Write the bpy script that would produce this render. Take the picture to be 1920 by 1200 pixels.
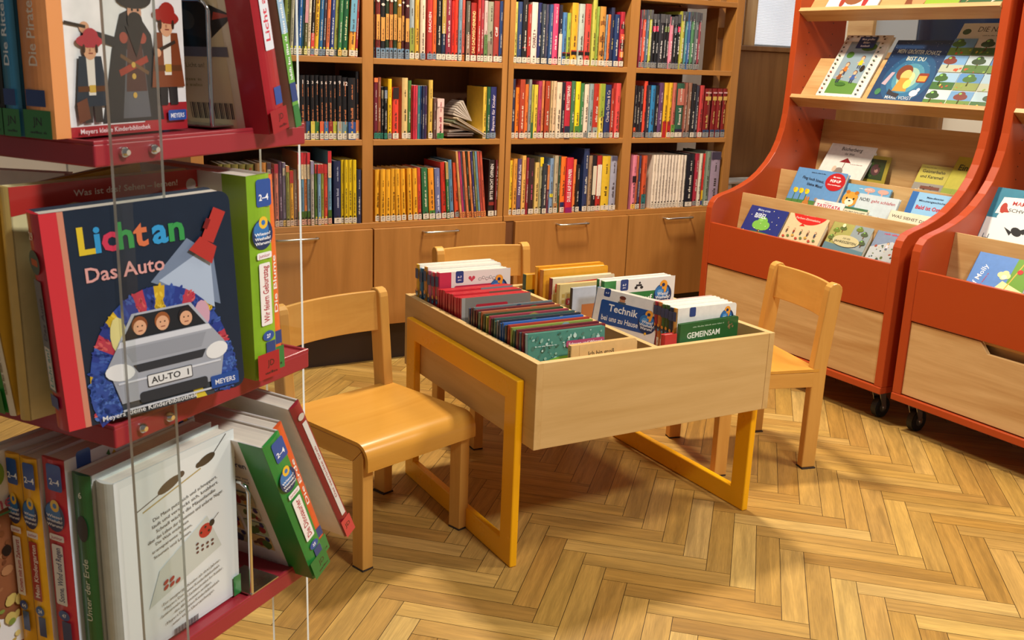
import bpy, math, random
from mathutils import Vector, Matrix, noise
for o in list(bpy.data.objects): bpy.data.objects.remove(o)
SC = bpy.context.scene
COL = SC.collection

# ---------------------------------------------------------------- camera
F_PX, PITCH, ROLL, YAW = 1871.997, 0.25506, 0.03924, 0.53587
CAM = Vector((0, 0, 1.2))
_fw0 = Vector((math.sin(YAW), math.cos(YAW), 0)); _rt0 = Vector((math.cos(YAW), -math.sin(YAW), 0))
FW = _fw0 * math.cos(PITCH) - Vector((0, 0, math.sin(PITCH)))
_up = _fw0 * math.sin(PITCH) + Vector((0, 0, math.cos(PITCH)))
RT = _rt0 * math.cos(ROLL) + _up * math.sin(ROLL)
UP = -_rt0 * math.sin(ROLL) + _up * math.cos(ROLL)
cd = bpy.data.cameras.new('camera'); cam = bpy.data.objects.new('camera', cd); COL.objects.link(cam)
cam.matrix_world = Matrix(((RT.x, UP.x, -FW.x, CAM.x), (RT.y, UP.y, -FW.y, CAM.y), (RT.z, UP.z, -FW.z, CAM.z), (0, 0, 0, 1)))
cd.sensor_width = 36; cd.lens = F_PX / 1920 * 36; cd.clip_start = 0.05; cd.clip_end = 60
cd.dof.use_dof = True; cd.dof.focus_distance = 2.5; cd.dof.aperture_fstop = 18
SC.camera = cam

# ---------------------------------------------------------------- light and exposure
SC.view_settings.view_transform = 'Standard'; SC.view_settings.look = 'None'
SC.view_settings.gamma = 1; SC.view_settings.use_curve_mapping = False
SC.view_settings.exposure = 0.0
wd = bpy.data.worlds.new('room_ambience'); SC.world = wd; wd.use_nodes = True
wd.node_tree.nodes['Background'].inputs[0].default_value = (1.0, 0.91, 0.82, 1)
wd.node_tree.nodes['Background'].inputs[1].default_value = 0.15
def area(name, loc, sx, sy, power, col=(1, .87, .70), target=None):
    l = bpy.data.lights.new(name, 'AREA'); l.shape = 'RECTANGLE'; l.size = sx; l.size_y = sy
    l.energy = power; l.color = col
    o = bpy.data.objects.new(name, l); COL.objects.link(o); o.location = loc
    if target: o.rotation_euler = (Vector(target) - Vector(loc)).to_track_quat('-Z', 'Y').to_euler()
    return o
area('ceiling_light', (2.0, 2.9, 2.75), .24, .24, 84, (1, .89, .72))
area('ceiling_light', (1.3, -.5, 2.75), .4, .4, 84, (.98, .98, 1))
area('ceiling_light', (2.9, 0.9, 2.75), .45, .45, 48, (1, .91, .77))
area('window_daylight', (4.1, 3.3, 2.0), 1.2, .8, 6, (.85, .93, 1), (2.6, 2.6, 1.0))

# ---------------------------------------------------------------- pixel helpers (1920x1200)
def ray(u, v): return FW * F_PX + RT * (u - 960) - UP * (v - 600)
def onplane(u, v, P0, n):
    r = ray(u, v); P0 = Vector(P0); n = Vector(n)
    return CAM + r * ((P0 - CAM).dot(n) / r.dot(n))

# ---------------------------------------------------------------- object helpers
def lin(c):
    if isinstance(c, str):
        c = c.lstrip('#'); c = [int(c[i:i + 2], 16) / 255 for i in (0, 2, 4)]
    return tuple((x / 12.92 if x <= .04045 else ((x + .055) / 1.055) ** 2.4) for x in c[:3]) + (1,)
def tag(o, label=None, cat=None, group=None, kind=None):
    if label: o['label'] = label
    if cat: o['category'] = cat
    if group: o['group'] = group
    if kind: o['kind'] = kind
    return o
def thing(name, label, cat, M=None, group=None):
    o = bpy.data.objects.new(name, None); COL.objects.link(o); o.empty_display_size = .05
    if M is not None: o.matrix_world = M
    return tag(o, label, cat, group)
def TR(x, y, z, rz=0): return Matrix.Translation((x, y, z)) @ Matrix.Rotation(rz, 4, 'Z')

class MB:
    """collects boxes, prisms and tubes and links them as ONE mesh"""
    def __init__(s, col='ffffff'): s.v = []; s.f = []; s.c = []; s.col = lin(col); s.sm = []
    def add(s, vs, fs, col=None, smooth=False):
        b = len(s.v); s.v += [tuple(v) for v in vs]
        c = lin(col) if col is not None else s.col
        for f in fs: s.f.append([i + b for i in f]); s.c.append(c); s.sm.append(smooth)
        return s
    def box(s, x0, y0, z0, x1, y1, z1, col=None):
        vs = [(x, y, z) for z in (z0, z1) for y in (y0, y1) for x in (x0, x1)]
        return s.add(vs, [(0, 2, 3, 1), (4, 5, 7, 6), (0, 1, 5, 4), (2, 6, 7, 3), (0, 4, 6, 2), (1, 3, 7, 5)], col)
    def prism(s, pts, a0, a1, axis='z', col=None, cols=None):
        # pts 2D polygon, extruded along axis; (x,y)->z, (x,z)->y, (y,z)->x
        n = len(pts)
        def P(p, a): return {'z': (p[0], p[1], a), 'y': (p[0], a, p[1]), 'x': (a, p[0], p[1])}[axis]
        vs = [P(p, a0) for p in pts] + [P(p, a1) for p in pts]
        ar = sum(pts[i][0] * pts[(i + 1) % n][1] - pts[(i + 1) % n][0] * pts[i][1] for i in range(n))
        fs = [tuple(range(n - 1, -1, -1)), tuple(range(n, 2 * n))] + [(i, (i + 1) % n, n + (i + 1) % n, n + i) for i in range(n)]
        flip = (ar < 0) != (axis == 'y')
        if flip: fs = [tuple(reversed(f)) for f in fs]
        return s.add(vs, fs, col)
    def tube(s, pts, r, n=10, col=None):
        pts = [Vector(p) for p in pts]; rings = []
        for i, p in enumerate(pts):
            d = (pts[min(i + 1, len(pts) - 1)] - pts[max(i - 1, 0)]).normalized()
            a = d.cross(Vector((0, 0, 1)) if abs(d.z) < .9 else Vector((1, 0, 0))).normalized(); b = d.cross(a)
            rr = r[i] if isinstance(r, (list, tuple)) else r
            rings.append([p + (a * math.cos(2 * math.pi * k / n) + b * math.sin(2 * math.pi * k / n)) * rr for k in range(n)])
        vs = [v for R in rings for v in R]; fs = []
        for i in range(len(pts) - 1):
            for k in range(n): fs.append((i * n + k, i * n + (k + 1) % n, (i + 1) * n + (k + 1) % n, (i + 1) * n + k))
        s.add(vs, fs, col, True)
        return s.add(rings[0], [tuple(range(n - 1, -1, -1))], col).add(rings[-1], [tuple(range(n))], col)
    def build(s, name, mat, parent=None, bevel=0, M=None, seg=2):
        me = bpy.data.meshes.new(name); me.from_pydata(s.v, [], s.f)
        ca = me.color_attributes.new('Col', 'FLOAT_COLOR', 'CORNER')
        i = 0; dat = []
        for p, c in zip(me.polygons, s.c):
            for _ in range(p.loop_total): dat.extend(c)
        ca.data.foreach_set('color', dat)
        me.polygons.foreach_set('use_smooth', s.sm)
        me.materials.append(mat); me.update()
        o = bpy.data.objects.new(name, me); COL.objects.link(o)
        if parent: o.parent = parent
        if M is not None: o.matrix_local = M
        if bevel:
            b = o.modifiers.new('bevel', 'BEVEL'); b.width = bevel; b.segments = seg; b.limit_method = 'ANGLE'; b.angle_limit = math.radians(40)
        return o

# ---------------------------------------------------------------- materials
def newmat(name):
    m = bpy.data.materials.new(name); m.use_nodes = True
    return m, m.node_tree.nodes, m.node_tree.links, m.node_tree.nodes['Principled BSDF']
def plain(name, col, rough=.5, metal=0, spec=.5, bump=0):
    m, N, L, B = newmat(name)
    B.inputs['Base Color'].default_value = lin(col); B.inputs['Roughness'].default_value = rough; B.inputs['Metallic'].default_value = metal
    B.inputs['Specular IOR Level'].default_value = spec
    tc = N.new('ShaderNodeTexCoord'); n = N.new('ShaderNodeTexNoise'); n.inputs['Scale'].default_value = 14; n.inputs['Detail'].default_value = 5
    L.new(tc.outputs['Object'], n.inputs['Vector'])
    mr = N.new('ShaderNodeMapRange'); mr.inputs['To Min'].default_value = rough * .8; mr.inputs['To Max'].default_value = min(1, rough * 1.25)
    L.new(n.outputs['Fac'], mr.inputs['Value']); L.new(mr.outputs[0], B.inputs['Roughness'])
    if bump:
        n2 = N.new('ShaderNodeTexNoise'); n2.inputs['Scale'].default_value = 700; L.new(tc.outputs['Object'], n2.inputs['Vector'])
        bp = N.new('ShaderNodeBump'); bp.inputs['Strength'].default_value = bump; bp.inputs['Distance'].default_value = .0004
        L.new(n2.outputs['Fac'], bp.inputs['Height']); L.new(bp.outputs[0], B.inputs['Normal'])
    return m
def wood(name, c1, c2, axis='x', rough=.38, scale=1.0, contrast=1.0):
    m, N, L, B = newmat(name)
    tc = N.new('ShaderNodeTexCoord'); mp = N.new('ShaderNodeMapping')
    st = {'x': (1.1, 13, 13), 'y': (13, 1.1, 13), 'z': (13, 13, 1.1)}[axis]
    mp.inputs['Scale'].default_value = [q * scale for q in st]
    L.new(tc.outputs['Object'], mp.inputs['Vector'])
    n1 = N.new('ShaderNodeTexNoise'); n1.inputs['Scale'].default_value = 1.6; n1.inputs['Detail'].default_value = 6; n1.inputs['Distortion'].default_value = .9
    L.new(mp.outputs[0], n1.inputs['Vector'])
    mp2 = N.new('ShaderNodeMapping'); mp2.inputs['Scale'].default_value = [q * scale * (9 if q > 2 else 6) for q in st]
    L.new(tc.outputs['Object'], mp2.inputs['Vector'])
    n2 = N.new('ShaderNodeTexNoise'); n2.inputs['Scale'].default_value = 2.2; n2.inputs['Detail'].default_value = 3
    L.new(mp2.outputs[0], n2.inputs['Vector'])
    mx = N.new('ShaderNodeMath'); mx.operation = 'MULTIPLY_ADD'; mx.inputs[1].default_value = .35 * contrast
    ad = N.new('ShaderNodeMath'); ad.operation = 'MULTIPLY_ADD'; ad.inputs[1].default_value = 1.7 * contrast; ad.inputs[2].default_value = .5 - .85 * contrast
    L.new(n1.outputs['Fac'], ad.inputs[0]); L.new(n2.outputs['Fac'], mx.inputs[0]); L.new(ad.outputs[0], mx.inputs[2])
    sb = N.new('ShaderNodeMath'); sb.operation = 'SUBTRACT'; sb.inputs[1].default_value = .175 * contrast; sb.use_clamp = True
    L.new(mx.outputs[0], sb.inputs[0])
    cr = N.new('ShaderNodeMix'); cr.data_type = 'RGBA'; cr.inputs[6].default_value = lin(c1); cr.inputs[7].default_value = lin(c2)
    L.new(sb.outputs[0], cr.inputs[0]); L.new(cr.outputs[2], B.inputs['Base Color'])
    B.inputs['Roughness'].default_value = rough
    bp = N.new('ShaderNodeBump'); bp.inputs['Strength'].default_value = .12; bp.inputs['Distance'].default_value = .0005
    L.new(n2.outputs['Fac'], bp.inputs['Height']); L.new(bp.outputs[0], B.inputs['Normal'])
    return m
def colmat(name, rough=.35, coat=0, grain=0.0, spec=.5):
    m, N, L, B = newmat(name)
    a = N.new('ShaderNodeAttribute'); a.attribute_name = 'Col'
    out = a.outputs['Color']
    if grain:
        tc = N.new('ShaderNodeTexCoord'); n = N.new('ShaderNodeTexNoise'); n.inputs['Scale'].default_value = 60; n.inputs['Detail'].default_value = 5
        L.new(tc.outputs['Object'], n.inputs['Vector'])
        mr = N.new('ShaderNodeMapRange'); mr.inputs['From Min'].default_value = .3; mr.inputs['From Max'].default_value = .7
        mr.inputs['To Min'].default_value = 1 - grain; mr.inputs['To Max'].default_value = 1 + grain
        L.new(n.outputs['Fac'], mr.inputs['Value'])
        vm = N.new('ShaderNodeVectorMath'); vm.operation = 'SCALE'; L.new(out, vm.inputs[0]); L.new(mr.outputs[0], vm.inputs['Scale']); out = vm.outputs[0]
    L.new(out, B.inputs['Base Color']); B.inputs['Roughness'].default_value = rough; B.inputs['Coat Weight'].default_value = coat
    B.inputs['Coat Roughness'].default_value = .12; B.inputs['Specular IOR Level'].default_value = spec
    return m
def pages_mat():
    m, N, L, B = newmat('paper_edges')
    a = N.new('ShaderNodeAttribute'); a.attribute_name = 'Col'
    tc = N.new('ShaderNodeTexCoord'); mp = N.new('ShaderNodeMapping'); mp.inputs['Scale'].default_value = (6, 900, 6)
    L.new(tc.outputs['Object'], mp.inputs[0]); n = N.new('ShaderNodeTexNoise'); n.inputs['Scale'].default_value = 1; L.new(mp.outputs[0], n.inputs['Vector'])
    mr = N.new('ShaderNodeMapRange'); mr.inputs['To Min'].default_value = .72; mr.inputs['To Max'].default_value = 1.08; L.new(n.outputs['Fac'], mr.inputs['Value'])
    vm = N.new('ShaderNodeVectorMath'); vm.operation = 'SCALE'; L.new(a.outputs['Color'], vm.inputs[0]); L.new(mr.outputs[0], vm.inputs['Scale'])
    L.new(vm.outputs[0], B.inputs['Base Color']); B.inputs['Roughness'].default_value = .8
    return m
MAT = {}
MAT['print'] = colmat('printed_cover', .36, .25, .05)
MAT['ink'] = colmat('printed_ink', .36, .25)
MAT['pages'] = pages_mat()
BC1, BC2 = 'b67d3e', '98652c'
for ax in 'xyz':
    MAT['shelf_' + ax] = wood('beech_bookcase_' + ax, BC1, BC2, ax, .42, 1, .8)
    MAT['chair_' + ax] = wood('lacquered_beech_' + ax, 'dca654', 'c48a3c', ax, .30, 1.2, .8)
    MAT['maple_' + ax] = wood('beech_box_' + ax, 'd9b478', 'c29a5c', ax, .42, 1.1, .9)
    MAT['ply_' + ax] = wood('birch_plywood_' + ax, 'd8b27a', 'b88a52', ax, .42, .7, 1.5)
MAT['seat'] = wood('seat_plywood', 'dca248', 'c88a30', 'x', .24, .8, .7)
MAT['dark_back'] = wood('bookcase_back', '7a4a24', '5c3416', 'z', .55)
MAT['plinth'] = plain('dark_plinth', '2c1a10', .5)
MAT['yellow'] = plain('yellow_lacquer', 'f6b00a', .28, bump=.2)
MAT['orange'] = plain('orange_lacquer', 'ae431a', .33, bump=.1)
MAT['red'] = plain('red_lacquer', '9c2832', .34, bump=.1)
MAT['metal'] = plain('brushed_steel', 'c8c4bc', .28, 1)
MAT['chrome'] = plain('chrome', 'dcdcdc', .1, 1)
MAT['rubber'] = plain('black_rubber', '121212', .5)
MAT['grey_rubber'] = plain('grey_hub', '4a4c4c', .45)
MAT['wall'] = plain('wall_paint', 'e4dccb', .9)
MAT['felt'] = plain('felt_pad', '3a2c20', .95)
def acrylic():
    m, N, L, B = newmat('clear_acrylic')
    N.remove(B); out = [n for n in N if n.type == 'OUTPUT_MATERIAL'][0]
    tr = N.new('ShaderNodeBsdfTransparent'); tr.inputs[0].default_value = (.93, .95, .945, 1)
    gl = N.new('ShaderNodeBsdfGlossy'); gl.inputs['Roughness'].default_value = .03
    fr = N.new('ShaderNodeFresnel'); fr.inputs[0].default_value = 1.46
    ge = N.new('ShaderNodeNewGeometry'); iv = N.new('ShaderNodeMath'); iv.operation = 'SUBTRACT'; iv.inputs[0].default_value = 1; L.new(ge.outputs['Backfacing'], iv.inputs[1])
    ml = N.new('ShaderNodeMath'); ml.operation = 'MULTIPLY'; L.new(fr.outputs[0], ml.inputs[0]); L.new(iv.outputs[0], ml.inputs[1])
    mx = N.new('ShaderNodeMixShader'); L.new(ml.outputs[0], mx.inputs[0]); L.new(tr.outputs[0], mx.inputs[1]); L.new(gl.outputs[0], mx.inputs[2]); L.new(mx.outputs[0], out.inputs[0])
    return m
MAT['acrylic_edge'] = plain('polished_edge_glow', 'dfe6e2', .12, 0, .8)  # opaque pale colour stands in for light glowing in the acrylic edges
MAT['acrylic'] = acrylic()
def glassmat(name, col, rough=.02):
    m, N, L, B = newmat(name)
    B.inputs['Base Color'].default_value = lin(col); B.inputs['Roughness'].default_value = rough; B.inputs['Transmission Weight'].default_value = 1; B.inputs['IOR'].default_value = 1.45
    return m
# ---------------------------------------------------------------- floor: herringbone parquet, one mesh
def floor_mat():
    m, N, L, B = newmat('oak_parquet')
    a = N.new('ShaderNodeAttribute'); a.attribute_name = 'Col'
    uv = N.new('ShaderNodeUVMap'); uv.uv_map = 'grain'
    mp = N.new('ShaderNodeMapping'); mp.inputs['Scale'].default_value = (3, 42, 1); L.new(uv.outputs[0], mp.inputs[0])
    n1 = N.new('ShaderNodeTexNoise'); n1.inputs['Scale'].default_value = 1.0; n1.inputs['Detail'].default_value = 7; n1.inputs['Distortion'].default_value = 1.1; L.new(mp.outputs[0], n1.inputs['Vector'])
    mp2 = N.new('ShaderNodeMapping'); mp2.inputs['Scale'].default_value = (22, 420, 1); L.new(uv.outputs[0], mp2.inputs[0])
    n2 = N.new('ShaderNodeTexNoise'); n2.inputs['Scale'].default_value = 1; n2.inputs['Detail'].default_value = 2; L.new(mp2.outputs[0], n2.inputs['Vector'])
    r1 = N.new('ShaderNodeMapRange'); r1.inputs['From Min'].default_value = .3; r1.inputs['From Max'].default_value = .72; r1.inputs['To Min'].default_value = .70; r1.inputs['To Max'].default_value = 1.16; L.new(n1.outputs['Fac'], r1.inputs['Value'])
    r2 = N.new('ShaderNodeMapRange'); r2.inputs['From Min'].default_value = .3; r2.inputs['From Max'].default_value = .7; r2.inputs['To Min'].default_value = .84; r2.inputs['To Max'].default_value = 1.06; L.new(n2.outputs['Fac'], r2.inputs['Value'])
    mu = N.new('ShaderNodeMath'); mu.operation = 'MULTIPLY'; L.new(r1.outputs[0], mu.inputs[0]); L.new(r2.outputs[0], mu.inputs[1])
    vm = N.new('ShaderNodeVectorMath'); vm.operation = 'SCALE'; L.new(a.outputs['Color'], vm.inputs[0]); L.new(mu.outputs[0], vm.inputs['Scale'])
    L.new(vm.outputs[0], B.inputs['Base Color'])
    tc = N.new('ShaderNodeTexCoord'); n3 = N.new('ShaderNodeTexNoise'); n3.inputs['Scale'].default_value = 5; n3.inputs['Detail'].default_value = 6; L.new(tc.outputs['Object'], n3.inputs['Vector'])
    r3 = N.new('ShaderNodeMapRange'); r3.inputs['To Min'].default_value = .3; r3.inputs['To Max'].default_value = .62; L.new(n3.outputs['Fac'], r3.inputs['Value']); L.new(r3.outputs[0], B.inputs['Roughness'])
    bp = N.new('ShaderNodeBump'); bp.inputs['Strength'].default_value = .25; bp.inputs['Distance'].default_value = .0006; L.new(n2.outputs['Fac'], bp.inputs['Height']); L.new(bp.outputs[0], B.inputs['Normal'])
    B.inputs['Specular IOR Level'].default_value = .35
    return m
def build_floor():
    w = .0597; random.seed(11); R = Matrix.Rotation(math.radians(46), 2)
    X0, X1, Y0, Y1 = -1.4, 4.45, -.3, 4.05
    vs = []; fs = []; cs = []; uvs = []
    base = Vector((.2533, .2533))
    r45 = Matrix.Rotation(math.radians(45), 2); dr = Matrix.Rotation(math.radians(1), 2)
    piv = Vector((1.863, 1.793))
    cols = [lin(c) for c in ('bd934c', 'b88d46', 'c39a52', 'b08440', 'be944c', 'b98f48', 'ac803c', 'c8a25c', 'b88e46')]
    def W(X, Y):
        p = r45 @ Vector((X * w, Y * w)) ; p = Vector((p.x, p.y)) - Vector((0, 6 / math.sqrt(2) * w * 2))
        q = r45 @ Vector((6 * w, 0)); q = Vector((q.x, q.y)) - Vector((0, 6 / math.sqrt(2) * w * 2))
        return piv + dr @ (p - q)
    def plank(x0, y0, x1, y1):
        g = .012
        c = W((x0 + x1) / 2, (y0 + y1) / 2)
        if not (X0 - .2 < c.x < X1 + .2 and Y0 - .2 < c.y < Y1 + .2): return
        P = [(x0 + g, y0 + g), (x1 - g, y0 + g), (x1 - g, y1 - g), (x0 + g, y1 - g)]
        b = len(vs); ch = .03; 
        col = random.choice(cols); k = random.uniform(.93, 1.05); col = (col[0] * k, col[1] * k, col[2] * k * random.uniform(.9, 1.06), 1)
        horiz = (x1 - x0) > (y1 - y0); ou, ov = random.uniform(0, 50), random.uniform(0, 50)
        for (X, Y) in P: q = W(X, Y); vs.append((q.x, q.y, 0))
        fs.append((b, b + 1, b + 2, b + 3)); cs.append(col)
        for (X, Y) in P:
            a_, b_ = (X - x0, Y - y0) if horiz else (Y - y0, X - x0)
            uvs.append((a_ * w + ou, b_ * w + ov))
    for m_ in range(-12, 13):
        for k in range(-75, 90):
            a, b = k - 6 * m_, k + 6 * m_
            plank(a, b, a + 6, b + 1); plank(a - 1, b, a, b + 6)
    b = len(vs); vs += [(X0, Y0, -.0012), (X1, Y0, -.0012), (X1, Y1, -.0012), (X0, Y1, -.0012)]; fs.append((b, b + 1, b + 2, b + 3)); cs.append(lin('3a2412')); uvs += [(0, 0)] * 4
    me = bpy.data.meshes.new('floor'); me.from_pydata(vs, [], fs)
    ca = me.color_attributes.new('Col', 'FLOAT_COLOR', 'CORNER'); dat = []
    for c in cs: dat += list(c) * 4
    ca.data.foreach_set('color', dat)
    ul = me.uv_layers.new(name='grain'); ul.data.foreach_set('uv', [x for p in uvs for x in p])
    me.materials.append(floor_mat()); me.update()
    o = bpy.data.objects.new('floor', me); COL.objects.link(o); tag(o, kind='structure'); return o
build_floor()
def struct(name, mb, mat, bevel=0, parent=None):
    o = mb.build(name, mat, parent, bevel)
    if not parent: o['kind'] = 'structure'
    return o
YB, XR = 4.02, 4.40
# back wall with a lower wood panelling, a window with a white pleated blind and a darker opening
struct('wall_back', MB().box(-1.4, YB, 0, 3.74, YB + .12, 2.7).box(3.74, YB, 0, XR, YB + .12, 1.30).box(3.74, YB, 2.3, XR, YB + .12, 2.7), MAT['wall'])
struct('wall_right', MB().box(XR, -.3, 0, XR + .12, 4.02, 1.28).box(XR, -.3, 1.28, XR + .12, .9, 2.7).box(XR, 3.96, 1.28, XR + .12, 4.02, 2.7).box(XR, .9, 2.3, XR + .12, 3.96, 2.7), MAT['wall'])
MAT['panel'] = wood('wall_panelling', '9a6c3c', '7c5228', 'z', .5)
struct('trim_1', MB().box(3.645, YB - .035, 0, XR - .001, YB, 1.29).box(3.645, YB - .05, 1.29, XR - .001, YB, 1.315), MAT['panel'], .003)
w1 = struct('window_1', MB().box(3.70, YB - .012, 1.315, 3.775, YB + .05, 2.3).box(4.36, YB - .012, 1.315, XR, YB + .05, 2.3), MAT['ply_z'], .003)
m, N, L, B = newmat('white_pleated_blind'); B.inputs['Base Color'].default_value = lin('eef2f6'); B.inputs['Roughness'].default_value = .9
B.inputs['Emission Color'].default_value = lin('e6eef8'); B.inputs['Emission Strength'].default_value = .55
tc = N.new('ShaderNodeTexCoord'); wv = N.new('ShaderNodeTexWave'); wv.bands_direction = 'Z'; wv.inputs['Scale'].default_value = 40; wv.inputs['Distortion'].default_value = 1.5; L.new(tc.outputs['Object'], wv.inputs[0])
bp = N.new('ShaderNodeBump'); bp.inputs['Distance'].default_value = .002; L.new(wv.outputs['Fac'], bp.inputs['Height']); L.new(bp.outputs[0], B.inputs['Normal'])
mr = N.new('ShaderNodeMapRange'); mr.inputs['To Min'].default_value = .40; mr.inputs['To Max'].default_value = .62; L.new(wv.outputs['Fac'], mr.inputs['Value']); L.new(mr.outputs[0], B.inputs['Emission Strength'])
MAT['blind'] = m
w1b = MB().box(3.776, YB + .012, 1.325, 4.359, YB + .016, 2.3).build('window_blind', m, w1)
# right-hand window, dark glass low down with a pale frame
struct('trim_2', MB().box(XR - .035, 3.29, 0, XR, YB - .05, 1.25).box(XR - .05, 3.29, 1.25, XR, YB - .05, 1.28), MAT['panel'], .003)
w2 = struct('window_2', MB().box(XR - .01, .9, 1.28, XR + .06, 3.96, 1.31).box(XR - .01, .9, 2.25, XR + .06, 3.96, 2.3).box(XR - .01, .9, 1.31, XR + .06, 1.0, 2.25).box(XR - .01, 2.2, 1.31, XR + .06, 2.28, 2.25).box(XR - .01, 3.79, 1.31, XR + .06, 3.96, 2.25), MAT['ply_y'], .003)
MAT['nightglass'] = plain('dark_window_glass', '10203c', .06, 0, .8)
MB().box(XR + .02, 1.0, 1.31, XR + .03, 2.2, 2.25).box(XR + .02, 2.28, 1.31, XR + .03, 3.53, 2.25).build('window_pane', MAT['nightglass'], w2)
MB().box(XR + .015, 3.53, 1.31, XR + .028, 3.79, 2.25).build('window_blind', plain('grey_roller_blind', 'a8adb2', .7), w2)
# radiator low on the wall beside the bookcase
rad = thing('radiator', 'white radiator with fins low on the wall between bookcase and orange display', 'radiator', TR(3.36, 3.83, 0))
MAT['white_paint'] = plain('white_enamel', 'e6e4da', .4)
for i in range(9): MB().box(i * .105, 0, .1, i * .105 + .085, .12, .63).build('fin', MAT['white_paint'], rad, .012)
MB().box(-.01, -.01, .63, .94, .13, .645).build('top_grille', MAT['white_paint'], rad, .004)
for fx in (.02, .88): MB().box(fx, .03, 0, fx + .03, .09, .12).build('foot', MAT['white_paint'], rad, .003)

# ---------------------------------------------------------------- bookcase, two carcasses of two bays
YW = 3.573
SZ = [1.786, 1.486, 1.1861, .8862, .569]   # top faces of the shelves
def bookcase(label, ups, xd, name='bookcase', open_back=False):
    t = thing(name, label, 'bookcase')
    MB().box(ups[0][0] + .012, YW - .001, .16, ups[-1][1] - .012, YW + .26, SZ[-1] - .023).build('cupboard_carcass', MAT['dark_back'], t)
    for i, (a, b) in enumerate(ups): MB().box(a, YW, .16, b, YW + (.077 if open_back and i == 2 else .30), 2.1).build('upright', MAT['shelf_z'], t, .0015)
    for (a, b), (c, d) in zip(ups[:-1], ups[1:]):
        for z in SZ[:-1]: MB().box(b, YW, z - .022, c, YW + .28, z).build('shelf', MAT['shelf_x'], t, .0015)
    MB().box(ups[0][0], YW - .003, SZ[-1] - .022, ups[-1][1], YW + .30, SZ[-1]).build('cabinet_top', MAT['shelf_x'], t, .0015)
    MB().box(ups[0][0] + .01, YW + .04, 0, ups[-1][1] - .01, YW + .28, .16).build('plinth', MAT['plinth'], t)
    for k, ((a, b), (hx0, hx1)) in enumerate(xd):
        dr = MB().box(a, YW - .021, .162, b, YW - .003, SZ[-1] - .022).build('door', MAT['shelf_z'], t, .0015)
        hz = .527
        MB().tube([(hx0, YW - .02, hz), (hx0, YW - .043, hz), (hx0 + .006, YW - .05, hz), (hx1 - .006, YW - .05, hz), (hx1, YW - .043, hz), (hx1, YW - .02, hz)], .0045, 8).build('handle', MAT['metal'], dr)
    return t
bc1 = bookcase('beech bookcase left of the tall gap, two full bays over two cupboard doors', [(.80, .845), (1.435, 1.479), (2.031, 2.056)],
    [((.83, 1.4705), (1.085, 1.245)), ((1.4765, 2.062), (1.683, 1.832))])
MB().box(.845, YW + .285, SZ[-1], 2.031, YW + .298, 2.1).build('back_panel', MAT['dark_back'], bc1)
bc2 = bookcase('beech bookcase standing beside the orange display, right bay half empty with see-through back', [(2.060, 2.085), (2.649, 2.697), (3.240, 3.285)],
    [((2.108, 2.692), (2.310, 2.464)), ((2.698, 3.285), (2.890, 3.046))], open_back=True)
MB().box(2.085, YW + .285, SZ[-1], 3.19, YW + .298, 2.1).build('back_panel', MAT['dark_back'], bc2)
MB().box(3.240, YW + .121, .16, 3.285, YW + .207, 2.1).build('rear_post', MAT['shelf_z'], bc2, .002)
for z in (.60, 1.333, 1.9): MB().box(3.243, YW + .077, z, 3.282, YW + .121, z + .046).build('side_rail', MAT['shelf_y'], bc2, .001)
for zz in (1.475,): MB().tube([(3.0, YW + .1, zz - .014), (3.0, YW + .115, zz - .014)], .004, 8).build('shelf_pin', MAT['chrome'], bc2)

# ---------------------------------------------------------------- book trough table
bx, by, bth, BW, BL, BT, BBt = 1.160, 1.8335, -.0104, .7287, .7434, .5331, .3225
TM = TR(bx, by, 0, bth)
tt = thing('book_trough', 'low square beech book trough on two yellow sled frames, packed with picture books', 'book trough table', TM)
pt = .018
MB().box(0, 0, BBt, pt, BL, BT).build('side_panel', MAT['maple_y'], tt, .001)
MB().box(BW - pt, 0, BBt, BW, BL, BT).build('side_panel', MAT['maple_y'], tt, .001)
MB().box(pt, .001, BBt, BW - pt, pt, BT - .0005).build('front_panel', MAT['maple_x'], tt, .001)
MB().box(pt, BL - pt, BBt, BW - pt, BL - .001, BT - .0005).build('back_panel', MAT['maple_x'], tt, .001)
MB().box(pt, pt, BBt + .004, BW - pt, BL - pt, BBt + .014).build('bottom_panel', MAT['maple_x'], tt)
MB().box(.352, pt, BBt + .014, .368, BL - pt, BT - .006).build('divider', MAT['maple_y'], tt, .001)
def sled(x0, x1):
    y0, y1, zf, w = .0522, .6865, .4791, .0571
    m = MB(); 
    out = [(y0, 0), (y1, 0), (y1, zf), (y0, zf)]; inn = [(y0 + w, w), (y1 - w, w), (y1 - w, zf - w), (y0 + w, zf - w)]
    vs = [(x, *p) for x in (x0, x1) for p in out] + [(x, *p) for x in (x0, x1) for p in inn]
    fs = []
    for k in range(4):
        j = (k + 1) % 4
        fs += [(k, 8 + k, 8 + j, j), (4 + k, 4 + j, 12 + j, 12 + k), (k, j, 4 + j, 4 + k), (8 + k, 12 + k, 12 + j, 8 + j)]
    return m.add(vs, fs)
sled(-.0199, 0).build('sled_frame', MAT['yellow'], tt, .0035, seg=3)
sled(BW, BW + .0199).build('sled_frame', MAT['yellow'], tt, .0035, seg=3)

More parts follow.
